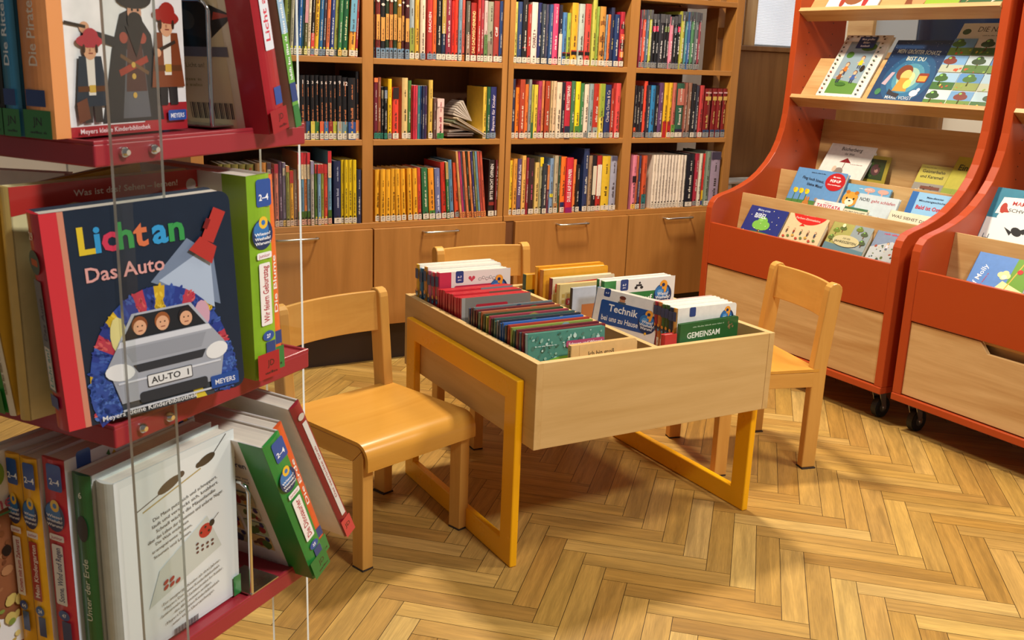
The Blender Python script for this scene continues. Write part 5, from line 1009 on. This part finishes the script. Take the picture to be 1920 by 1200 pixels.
# --- upper tray
T1, T2, T3 = TZ[0], TZ[1], TZ[2]
def pirate(A, x, y, s, coat, hat, ang=0, trousers='2a2a30', gun=True):
    A.poly([(x - .13 * s, y), (x - .02 * s, y), (x, y + .34 * s), (x - .12 * s, y + .36 * s)], trousers); A.poly([(x + .02 * s, y), (x + .13 * s, y), (x + .12 * s, y + .36 * s), (x, y + .34 * s)], trousers)
    A.poly([(x - .24 * s, y + .18 * s), (x + .24 * s, y + .18 * s), (x + .16 * s, y + .72 * s), (x - .16 * s, y + .72 * s)], coat); A.poly([(x - .05 * s, y + .3 * s), (x + .05 * s, y + .3 * s), (x + .06 * s, y + .72 * s), (x - .06 * s, y + .72 * s)], 'e4dccc')
    A.rect(x - .2 * s, y + .34 * s, .4 * s, .06 * s, '5c3418'); A.rect(x - .04 * s, y + .33 * s, .09 * s, .08 * s, 'd0a840')
    A.ell(x, y + .80 * s, .10 * s, .12 * s, 'd8a078', 16)
    A.ell(x - .03 * s, y + .82 * s, .013 * s, .013 * s, '201410', 6); A.ell(x + .05 * s, y + .82 * s, .013 * s, .013 * s, '201410', 6); A.rect(x - .02 * s, y + .745 * s, .06 * s, .012 * s, '8c3c30')
    A.ell(x, y + .88 * s, .19 * s, .07 * s, hat, 16, rot=ang); A.ell(x + .02 * s, y + .93 * s, .11 * s, .09 * s, hat, 14)
    A.rect(x - .01 * s, y + .77 * s, .02 * s, .03 * s, 'b87c58'); A.ell(x - .085 * s, y + .80 * s, .02 * s, .05 * s, '3c2418', 8); A.ell(x + .095 * s, y + .80 * s, .02 * s, .05 * s, '3c2418', 8)
    if gun: A.rect(x - .40 * s, y + .54 * s, .24 * s, .10 * s, coat, 14); A.ell(x - .42 * s, y + .56 * s, .05 * s, .05 * s, 'd8a078', 10); A.rect(x - .68 * s, y + .56 * s, .26 * s, .035 * s, '2c2420', -6)
def a_piraten(A, w, h):
    A.rect(0, 0, w * .1, h, 'e89858'); A.O = Vector((w * .1, 0, 0)); w = w * .9
    A.rect(0, 0, w, h * .005, 'a8242c'); A.rect(0, 0, w, h * .045, 'a8242c'); A.poly([(w * .60, h * .04), (w, h * .04), (w, h * .13), (w * .66, h * .13)], 'a8242c')
    # cloaked bearded pirate in the middle
    h0 = h; h = h * .86
    A.poly([(w * .25, h * .06), (w * .78, h * .06), (w * .70, h * .52), (w * .56, h * .66), (w * .44, h * .62), (w * .36, h * .44)], '242428'); A.poly([(w * .42, h * .08), (w * .66, h * .08), (w * .62, h * .44), (w * .48, h * .44)], '5c5c60')
    A.poly([(w * .46, h * .22), (w * .64, h * .22), (w * .60, h * .56), (w * .5, h * .56)], '4c2c28'); A.rect(w * .42, h * .30, w * .26, h * .035, '9c3828', 20); A.rect(w * .42, h * .40, w * .26, h * .02, '6c4c30', -25); A.ell(w * .46, h * .5, w * .035, h * .03, 'a04838', 12); A.ell(w * .62, h * .5, w * .035, h * .03, 'a04838', 12)
    for y_ in (.2, .3, .36): A.ell(w * .53, h * y_, w * .018, h * .016, 'c8a048', 10)
    A.rect(w * .12, h * .50, w * .28, h * .05, '242428', -12); A.ell(w * .15, h * .545, w * .04, h * .03, 'd8a078', 12); A.rect(w * -.0, h * .56, w * .16, h * .016, '34281f', -8)
    A.poly([(w * .48, h * .56), (w * .64, h * .56), (w * .56, h * .40)], '1c1a1c'); A.ell(w * .56, h * .63, w * .06, h * .06, 'c89070', 16); A.ell(w * .56, h * .59, w * .065, h * .045, '1c1a1c', 14); A.ell(w * .56, h * .70, w * .15, h * .05, '1c1a1e', 16); A.ell(w * .56, h * .74, w * .09, h * .05, '1c1a1e', 14)
    A.ell(w * .54, h * .645, w * .01, h * .008, '100808', 6); A.ell(w * .59, h * .645, w * .01, h * .008, '100808', 6)
    h = h0
    pirate(A, w * .83, h * .12, h * .47, '7c3c1c', 'a02820', -8, '1c1c20', False); A.rect(w * .72, h * .36, w * .2, h * .016, '34281f', 20); A.ell(w * .74, h * .365, w * .03, h * .02, 'd8a078', 10)
    pirate(A, w * .17, h * .06, h * .40, '24303c', 'b03840', 0, '3c3430', False); A.poly([(w * .05, h * .06), (w * .14, h * .08), (w * .12, h * .17), (w * .04, h * .15)], '6c3c28')
    A.text('Meyers kleine Kinderbibliothek', w * .05, h * .015, h * .03, 'f0e4e0', 0, .006, width=w * .58); A.rrect(w * .80, h * .045, w * .17, h * .05, w * .01, '24509c'); A.text('MEYERS', w * .885, h * .058, h * .03, 'f4f4f4', 0, .012, 'c', width=w * .13)
gl = '2f7c3c'
sA('picture_book', -.014, .034, T1, .185, .036, .225, 'ece8e2', 'white pirate cover book with orange spine on the upper red tray', yaw=3, spine='e89858', front_art=a_piraten, corner=.008, spine_art=sp_title('Die Piraten', 'f8ead8', gl, .30, .60, under='JN'))
sA('picture_book', -.018, .073, T1, .20, .022, .222, '3c7898', 'blue-spined castle book beside the orange-spined one, upper tray', yaw=3, spine='2f7494', spine_art=sp_title('Die Ritterburg', 'e4eef4', gl, .30, .72, under='JN'))
sA('picture_book', -.018, .098, T1, .20, .018, .22, '4c4438', 'dark brown-spined book left of the blue-spined one, upper tray', yaw=3, spine='2c2a24', spine_art=sp_title('', 'c8c0a8', gl, .40, .7, under='JN'))
sA('picture_book', -.026, .118, T1, .20, .018, .22, '7c8454', 'olive-spined book fourth in the upper tray row', yaw=3, spine='5c6040')
def a_licht_back(A, w, h):
    A.rect(w * .3, 0, w * .46, h, 'd8c49a'); A.rect(0, h * .44, w * .66, h * .42, '15130f'); A.poly([(w * .28, h * .54), (w * .66, h * .48), (w * .86, h * .6), (w * .68, h * .66), (w * .6, h * .8), (w * .5, h * .64)], '28201c'); A.poly([(w * .70, h * .58), (w * .86, h * .6), (w * .72, h * .62)], 'a83c28'); A.ell(w * .5, h * .58, w * .07, h * .05, '4c4438', 14)
    A.rect(0, h * .395, w * .78, h * .05, '6c6870') ; A.text('bibliothek – Licht an!', w * .22, h * .34, h * .035, '8c7c58', 0, 0); A.lines(w * .24, h * .24, w * .3, h * .06, 2, 'a89868', 4)
    for i in range(24): A.rect(w * (.42 + .014 * i), h * .07, w * (.004 + .005 * (i * 5 % 3) / 2), h * .085, '2c2630'); A.k -= 1
sB('picture_book', .268, -.018, T1, .18, .034, .222, 'a82430', 'thick book with red spine and dark cave picture on its beige back, upper tray', lean=-11, yaw=6, back='dccfb4', back_art=lambda A, w, h: (a_licht_back(A, w, h), A.rect(w * .82, 0, w * .18, h, 'a01c28'))[0], spine='a81c28',
   spine_art=lambda A, t, h: (A.rrect(t * .3, h * .42, t * .5, h * .54, t * .05, 'e4e8ec'), A.text('Licht an!', t * .66, h * .46, t * .36, 'd83c50', 90, .02, width=h * .28), A.text('Leben', t * .66, h * .78, t * .34, '3c64a8', 90, .012), A.rect(t * .42, h * .14, t * .4, h * .09, '24509c'), A.rect(0, 0, t, h * .12, 'a01c28'), A.text('JD', t * .6, h * .06, h * .045, '401014', 0, .01, 'c'), A.lines(t * .4, h * .02, t * .5, h * .025, 1, '401014', 5))[0], corner=.006)
sB('thin_picture_book', .302, -.014, T1, .18, .011, .222, '5ca03c', 'slim green and pale blue spine leaning on the thick red one, upper tray', lean=-12, back='d8d4c4', spine='6cac44', spine_art=lambda A, t, h: (A.rect(0, h * .5, t, h * .5, '9cc0d8'), A.lines(t * .7, h * .25, h * .6, t * .5, 1, 'f0f4ec', 3, 90, .8), A.rect(0, 0, t, h * .12, '2f7c3c'), A.rect(0, h * .14, t, h * .1, '24407c'))[0], rd_spine=False)
bookend(.196, .030, .085, T1 + .0002, .14, 'chrome wire bookend behind the pirate book on the upper tray')
# --- middle tray
def a_auto(A, w, h):
    A.poly([(w * .70, h * .80), (w * .86, h * .70), (w * .88, h * .45), (w * .45, h * .62)], '7c8ca4'); A.poly([(w * .5, h * .62), (w * .76, h * .72), (w * .84, h * .66), (w * .84, h * .44)], 'b8c8dc')
    for i, (s_, c, x) in enumerate((('L', 'e8c830', .05), ('i', '38a0d8', .145), ('c', 'd83c58', .19), ('h', '3ca050', .275), ('t', 'e0784c', .385), ('a', '38a0d8', .49), ('n', '3ca050', .585))): A.text(s_, w * x, h * .80, h * .17, c, 0, .03)
    A.text('Das Auto', w * .07, h * .67, h * .095, 'e8a8a0', 0, .015)
    # car wash brushes
    rd = random.Random(9)
    for i in range(26):
        a0, a1 = math.radians(-22 + i * 8.7), math.radians(-22 + (i + 1) * 8.7); c = ['2c3f90', '3450a0', 'd8b028', '2c3c88', 'c04050'][i % 5]
        A.poly([(w * (.47 + r_ * .45 * math.cos(t)), h * (.16 + r_ * .44 * math.sin(t))) for r_, t in ((1, a0), (1, a1), (.55, a1), (.55, a0))], c); A.k -= 1
    A.k += 1
    for i in range(420):
        a = rd.uniform(-22, 204); r_ = rd.uniform(.6, 1.0); t = math.radians(a); k = int((a + 22) / 8.7) % 5
        A.ell(w * (.47 + .45 * r_ * math.cos(t)), h * (.16 + .44 * r_ * math.sin(t)), w * .020, h * .007, (['2c3f90', '4464b0'], ['3c58a8', '2c4494'], ['e0b828', 'f0cc40'], ['28387c', '3c58ac'], ['c83c50', 'dc6460'])[k][rd.randrange(2)], 6, rot=a + rd.uniform(-30, 30)); A.k -= 1
    for sx in (.10, .86):
        A.k += 1; A.ell(w * sx, h * .13, w * .085, h * .13, '34509c', 16)
        for i in range(120): A.ell(w * (sx + rd.uniform(-.08, .08)), h * rd.uniform(.01, .25), w * .018, h * .008, ['3454a4', '4468b8', '2c4490', '5478c0'][rd.randrange(4)], 6, rot=rd.uniform(0, 180)); A.k -= 1
    A.k += 3
    A.poly([(w * .20, 0), (w * .78, 0), (w * .80, h * .12), (w * .18, h * .12)], '3c444c'); A.poly([(w * .66, 0), (w * .73, 0), (w * .66, h * .12), (w * .61, h * .12)], 'e0c838'); A.ell(w * .22, h * .40, w * .05, h * .09, 'e8dc90', 12); A.ell(w * .75, h * .42, w * .05, h * .07, 'd8a8b8', 12)
    # silver car
    A.poly([(w * .21, h * .36), (w * .31, h * .49), (w * .68, h * .49), (w * .79, h * .36)], 'b8bcc4'); A.poly([(w * .23, h * .365), (w * .325, h * .48), (w * .665, h * .48), (w * .77, h * .365)], '22262c')
    for x, c in ((.35, '8c4c28'), (.49, 'a05c30'), (.64, '2c2424')): A.ell(w * x, h * .430, w * .048, h * .043, c, 16); A.ell(w * x, h * .418, w * .040, h * .036, 'e8b088', 16); A.ell(w * (x - .013), h * .425, w * .005, h * .004, '201410', 6); A.ell(w * (x + .015), h * .425, w * .005, h * .004, '201410', 6); A.rect(w * (x - .012), h * .400, w * .026, h * .004, '8c3c30')
    A.poly([(w * .19, h * .07), (w * .13, h * .26), (w * .22, h * .37), (w * .78, h * .37), (w * .88, h * .26), (w * .83, h * .07)], 'a8acb4'); A.poly([(w * .22, h * .367), (w * .20, h * .34), (w * .80, h * .34), (w * .78, h * .367)], 'dcdfe4'); A.poly([(w * .24, h * .33), (w * .76, h * .33), (w * .72, h * .26), (w * .28, h * .26)], '9a9ea6')
    A.poly([(w * .28, h * .245), (w * .75, h * .245), (w * .72, h * .205), (w * .31, h * .205)], '33363c'); A.ell(w * .20, h * .225, w * .09, h * .042, 'f0f0ec', 16, rot=-12); A.ell(w * .82, h * .225, w * .075, h * .042, 'f0f0ec', 16, rot=12)
    A.rrect(w * .30, h * .05, w * .44, h * .055, w * .02, '30343a'); A.rrect(w * .18, h * .165, w * .66, h * .010, w * .003, 'dcdfe4'); A.rrect(w * .19, h * .03, w * .64, h * .010, w * .003, 'd0d4da'); A.rrect(w * .355, h * .12, w * .29, h * .062, w * .008, '2c2c30'); A.rrect(w * .36, h * .124, w * .28, h * .054, w * .006, 'e8e8e4'); A.text('AU-TO  1', w * .50, h * .136, h * .044, '2a2a2c', 0, .02, 'c', width=w * .24)
    # torch
    A.poly([(w * .70, h * .745), (w * .84, h * .66), (w * .88, h * .74), (w * .78, h * .80)], 'c03830'); A.rect(w * .785, h * .79, w * .085, h * .16, 'c03830', -28); A.rect(w * .80, h * .84, w * .03, h * .05, '7c1c1c', -28)
    A.text('Meyers kleine Kinderbibliothek', w * .06, h * .012, h * .034, 'f0f0ec', 0, .008, width=w * .60); A.rrect(w * .76, h * .03, w * .19, h * .065, w * .006, '24509c'); A.text('MEYERS', w * .855, h * .047, h * .036, 'f4f4f4', 0, .012, 'c', width=w * .14)
sA('picture_book', -.036, .024, T2 + .001, .198, .034, .226, '1c2a3c', 'dark blue car wash cover book with red spine, nearest on the middle tray', yaw=-21, lean=-3, spine='c82430', front_art=lambda A, w, h: (A.rect(0, 0, w * .085, h, 'd8343c'), A.rect(w * .085, 0, w * .03, h, 'd88c70'), setattr(A, 'O', Vector((w * .115, 0, 0))), a_auto(A, w * .885, h))[0], corner=.012,
   spine_art=lambda A, t, h: (A.text('29', t * .5, h * .88, h * .05, 'f4e0e0', 0, .02, 'c'), A.ell(t * .5, h * .78, t * .42, h * .055, '2c5c60', 18), A.rect(t * .25, h * .765, t * .5, h * .03, 'c85030'), A.rect(t * .22, h * .18, t * .56, h * .52, '6c7484'), A.rect(t * .28, h * .19, t * .44, h * .2, 'e8e4e0'), A.text('Licht an!', t * .62, h * .2, t * .36, '38a0a8', 90, .02, width=h * .18), A.text('Das Auto', t * .66, h * .42, t * .36, '2c3460', 90, .015, width=h * .2), A.rect(t * .2, h * .1, t * .6, h * .06, '24509c'))[0])
def a_cream(A, w, h): A.poly([(0, h), (0, h * .88), (w * .3, h * .91), (w * .6, h * .87), (w, h * .92), (w, h)], 'b83028'); A.text('Was ist das? Sehen – lernen!', w * .3, h * .935, h * .038, 'f0e4d8', 0, .012, width=w * .56); A.ell(w * .94, h * .93, w * .03, h * .03, 'c8b8b0', 12); A.poly([(w * .5, h * .80), (w * .95, h * .82), (w * .9, h * .87), (w * .6, h * .86)], 'd8d0c0')
sA('picture_book', -.034, .084, T2, .232, .018, .246, 'e0d29a', 'cream book with a red wavy top band behind the car wash book', yaw=-8, spine='d8b868', front_art=a_cream, corner=.012)
sA('thin_picture_book', -.032, .108, T2, .20, .012, .235, 'e8b83c', 'slim white and yellow-spined book behind the cream one, middle tray', yaw=-6, lean=-6, spine='ece6d4', spine_art=lambda A, t, h: A.lines(t * .7, h * .1, h * .5, t * .4, 1, '8c7c58', 3, 90, .8))
sA('picture_book', -.030, .122, T2, .20, .030, .228, 'ece8de', 'green-spined picture book on the far left of the middle tray', yaw=-4, lean=-6, spine='2c9438', spine_art=sp_title('', 'e8f4e0', '1c7c34', .35, .8, under='JN'))
sA('picture_book', -.030, .158, T2, .20, .022, .228, 'e8e4dc', 'white-covered book at the far left edge of the middle tray', yaw=-3, spine='38883c')
sB('picture_book', .228, -.028, T2, .19, .036, .246, 'e6e2da', 'lime-green spined birthday book with white back cover, middle tray', yaw=-4, lean=-1.5, spine='8cb828', back='dedad4', back_art=junior_back('84ac28'), spine_art=junior_spine('8cb828', 'Wir feiern Geburtstag', '27', lab='a81c28'), corner=.01)
sB('picture_book', .253, -.016, T2, .19, .019, .242, 'dcd8d0', 'orange-spined book directly behind the lime-green one, middle tray', yaw=-4, lean=-2.5, spine='e8702c', spine_art=sp_title('Die Blume', 'f4ece0', '2f7c3c', .3, .6, under=''), corner=.006)
sB('picture_book', .10, .30, T2, .10, .02, .232, 'e0ddd6', 'white book with green corner deep inside the middle tray', yaw=200, spine='2c7c3c')
# --- lower tray
def a_maus(A, w, h):
    A.rect(0, 0, w, h, 'd4dad6'); A.rect(w * .04, h * .02, w * .92, h * .94, 'dde2de')
    A.ell(w * .42, h * .86, w * .1, h * .028, '54483c', 18, rot=14); A.ell(w * .52, h * .885, w * .03, h * .018, '54483c', 10); A.rect(w * .16, h * .795, w * .18, h * .006, '54483c', 14); A.rect(w * .2, h * .775, w * .5, h * .008, 'b09c60', 12)
    A.ell(w * .74, h * .90, w * .08, h * .026, '44382c', 18, rot=10); A.rect(w * .80, h * .91, w * .16, h * .006, '44382c', 38); A.ell(w * .67, h * .89, w * .025, h * .016, '44382c', 10)
    for i, (s_, ww) in enumerate((('Die Maus putzt sich und schnuppert,', .56), ('läuft und versteckt sich, knabbert.', .58), ('Schnell wächst die Mäusefamilie', .52), ('über das Leben der Hausmaus und anderer Nager.', .66))): A.text(s_, w * .55, h * (.735 - .035 * i), h * .028, '30363c', 8, 0, 'c', width=w * ww)
    for i, (s_, ww) in enumerate((('Die Welt entdecken', .28), ('transparente Seiten,', .34), ('Staunen und Lernen.', .32))): A.text(s_, w * .42, h * (.585 - .034 * i), h * .024, '30363c', 8, 0, 'c', width=w * ww)
    A.poly([(w * .2, h * .24), (w * .84, h * .36), (w * .72, h * .58), (w * .3, h * .42)], 'c4cac0'); A.ell(w * .7, h * .50, w * .06, h * .04, 'b02c28', 16); A.ell(w * .76, h * .525, w * .025, h * .02, '1c1c1c', 10); A.rect(w * .74, h * .52, w * .1, h * .004, '2c2c2c', 30)
    for x, y in ((.66, .5), (.7, .52), (.73, .49)): A.ell(w * x, h * y, w * .01, h * .008, '1c1c1c', 6)
    for i in range(9): A.ell(w * (.62 + .045 * (i % 4)), h * (.40 + .025 * (i // 4)), w * .012, h * .008, '5c3430', 8)
    for i in range(5): A.ell(w * (.34 + .05 * (i % 3)), h * (.31 + .03 * (i // 3)), w * .022, h * .012, 'a03838', 8, rot=30)
    for i, (s_, ww) in enumerate((('Für neugierige Kinder ab drei Jahren.', .52), ('Meyers Die kleine Kinderbibliothek', .50), ('faszinierende erste Sachbuchreihe für Kinder,', .56), ('die alles wissen wollen.', .34), ('Meyers Die kleine Kinderbibliothek', .48), ('unter voller Überraschungen.', .38))): A.text(s_, w * .56, h * (.245 - .03 * i), h * .024, '2c3238', 8, 0, 'c', width=w * ww)
    for i in range(24): A.rect(w * (.38 + .009 * i), h * .0, w * (.003 + .003 * (i * 5 % 3) / 2), h * .045, '2c2a30'); A.k -= 1
    A.rect(w * .93, 0, w * .07, h * .12, '2c7c3c')
sA('picture_book', .010, .020, T3, .190, .026, .228, 'ccd4cc', 'white plastic-covered mouse book with printed text on the lower tray', yaw=0, spine='cfd4c8', front_art=a_maus, corner=0, pages='e8e4d0')
sA('picture_book', .006, .049, T3, .19, .028, .232, 'd8dcd4', 'green-spined burrow book beside the white mouse book, lower tray', yaw=1, spine='2c6c38', spine_art=lambda A, t, h: (A.text('6', t * .5, h * .88, h * .045, 'e8f0e0', 0, .02, 'c'), A.ell(t * .5, h * .72, t * .3, h * .07, '1c1c1c', 14), A.text('Unter der Erde', t * .66, h * .22, t * .42, 'e4ecd8', 90, .01, width=h * .34))[0])
def a_jun(A, w, h): A.rect(0, 0, w, h, 'dde0e6'); A.rrect(w * .08, h * .86, w * .10, h * .16, w * .02, '24509c'); A.text('2–4', w * .13, h * .915, h * .035, 'ffffff', 0, .02, 'c'); A.text('Jahre', w * .13, h * .885, h * .02, 'ffffff', 0, .01, 'c'); [A.poly([(w * .32, h * .93), (w * (.32 + .045 * math.cos(a)), h * (.93 + .04 * math.sin(a))), (w * (.32 + .04 * math.cos(a + .7)), h * (.93 + .035 * math.sin(a + .7)))], c) for a, c in ((.2, 'd8b030'), (1.8, '3c7c44'), (3.3, 'c04838'), (4.9, '2c5c9c'))]; A.rect(w * .317, h * .85, w * .006, h * .08, '7c6c40'); A.rect(w * .1, h * .85, w * .8, h * .003, '6c88b8'); A.text('junior', w * .55, h * .885, h * .075, '9c3058', 0, .008); A.ell(w * .88, h * .90, w * .085, h * .07, '1c4c8c', 22); A.ell(w * .88, h * .94, w * .06, h * .05, 'e8a820', 18); A.ell(w * .88, h * .93, w * .03, h * .024, '1c4c8c', 12)
sA('picture_book', -.002, .079, T3, .20, .034, .246, 'dde0e6', 'red-spined weather book with pale header cover, lower tray', yaw=1, spine='c4303a', front_art=a_jun, corner=.01, spine_art=junior_spine('c4303a', 'Sonne, Wind und Regen', '47', tcol='2c3c6c', box='ecebe8'))
sA('picture_book', -.008, .115, T3, .20, .026, .242, 'e0dcd4', 'yellow-spined kindergarten book left of the red-spined one, lower tray', yaw=2, spine='f0b020', spine_art=junior_spine('f0b020', 'Mein Kindergarten', '24', tcol='f4e8e0', box='b03028'), corner=.01)
sA('picture_book', -.008, .143, T3, .20, .024, .242, 'e0dcd4', 'yellow-spined dentist book, outer of the two yellow ones, lower tray', yaw=2, spine='f0b020', spine_art=junior_spine('f0b020', 'Komm mit zum Zahnarzt', '64', tcol='b02838'), corner=.01)
def a_hase(A, w, h):
    A.rect(0, 0, w, h, 'e4e2de'); A.ell(w * .5, h * .42, w * .42, h * .3, '8c5434', 24); A.blobs(w * .1, h * .2, w * .8, h * .45, 60, ['7c4828', '9c6440', 'a8744c', '6c3c24'], 4, (.02, .05)); A.ell(w * .38, h * .5, w * .03, h * .03, '181010', 10); A.blobs(0, 0, w, h * .28, 90, ['c8b060', 'b89c50', 'd8c478', '7c8c3c'], 7, (.01, .05))
    A.poly([(w * .1, h * .84), (w * .14, h * .97), (w * .18, h * .9), (w * .24, h * .98), (w * .24, h * .84)], '8c4428'); A.ell(w * .38, h * .9, w * .045, h * .06, '7c9c2c', 16); A.text('Häschen', w * .08, h * .72, h * .1, 'b04860', 0, .01); A.rect(0, h * .69, w, h * .01, '3c7c4c'); A.rrect(w * .6, h * .04, w * .24, h * .06, w * .01, '24509c'); A.text('MEYERS', w * .72, h * .055, h * .034, 'f4f4f4', 0, .01, 'c')
sA('picture_book', -.088, .172, T3, .19, .022, .242, 'dcd8d0', 'white book with a brown rabbit in straw, far left of the lower tray', yaw=-6, lean=-2, front_art=a_hase, spine='9c8c58', corner=.01)
sB('picture_book', .322, -.030, T3, .19, .034, .248, 'e0dcd4', 'green-spined dinosaur book leaning left on the lower tray', yaw=0, lean=-23, spine='2c8c3c', back='dedad2', back_art=junior_back('2c8438'), spine_art=junior_spine('2c8c3c', 'Die Dinosaurier', '25', lab='1c7434'), corner=.01)
sB('picture_book', .344, -.014, T3 + .008, .19, .018, .240, 'e0dcd4', 'orange-spined earth book leaning against the dinosaur book, lower tray', yaw=0, lean=-23, spine='e0602c', spine_art=sp_title('Die Erde', 'f4ece0', '2c7c3c', .4, .75, under=''), corner=.006)
sB('picture_book', .395, -.022, T3 + .018, .19, .020, .262, 'e4e0d4', 'dark red-spined book with white stripe leaning furthest out of the lower tray', yaw=-3, lean=-27, spine='8c1c28', back='e0dccc', spine_art=lambda A, t, h: (A.rect(t * .35, h * .16, t * .4, h * .72, 'd8d4cc'), A.text('Das verrückte Grab', t * .62, h * .3, t * .24, 'a02838', 90, .01, width=h * .4), A.ell(t * .5, h * .92, t * .3, h * .02, 'c8c0b0', 12), A.rect(0, 0, t, h * .13, 'c83c40'), A.text('JD', t * .5, h * .065, h * .04, '301010', 0, .01, 'c'))[0])
bookend(.203, .002, .055, T3 + .0002, .155, 'pale wire bookend right of the white mouse book on the lower tray')
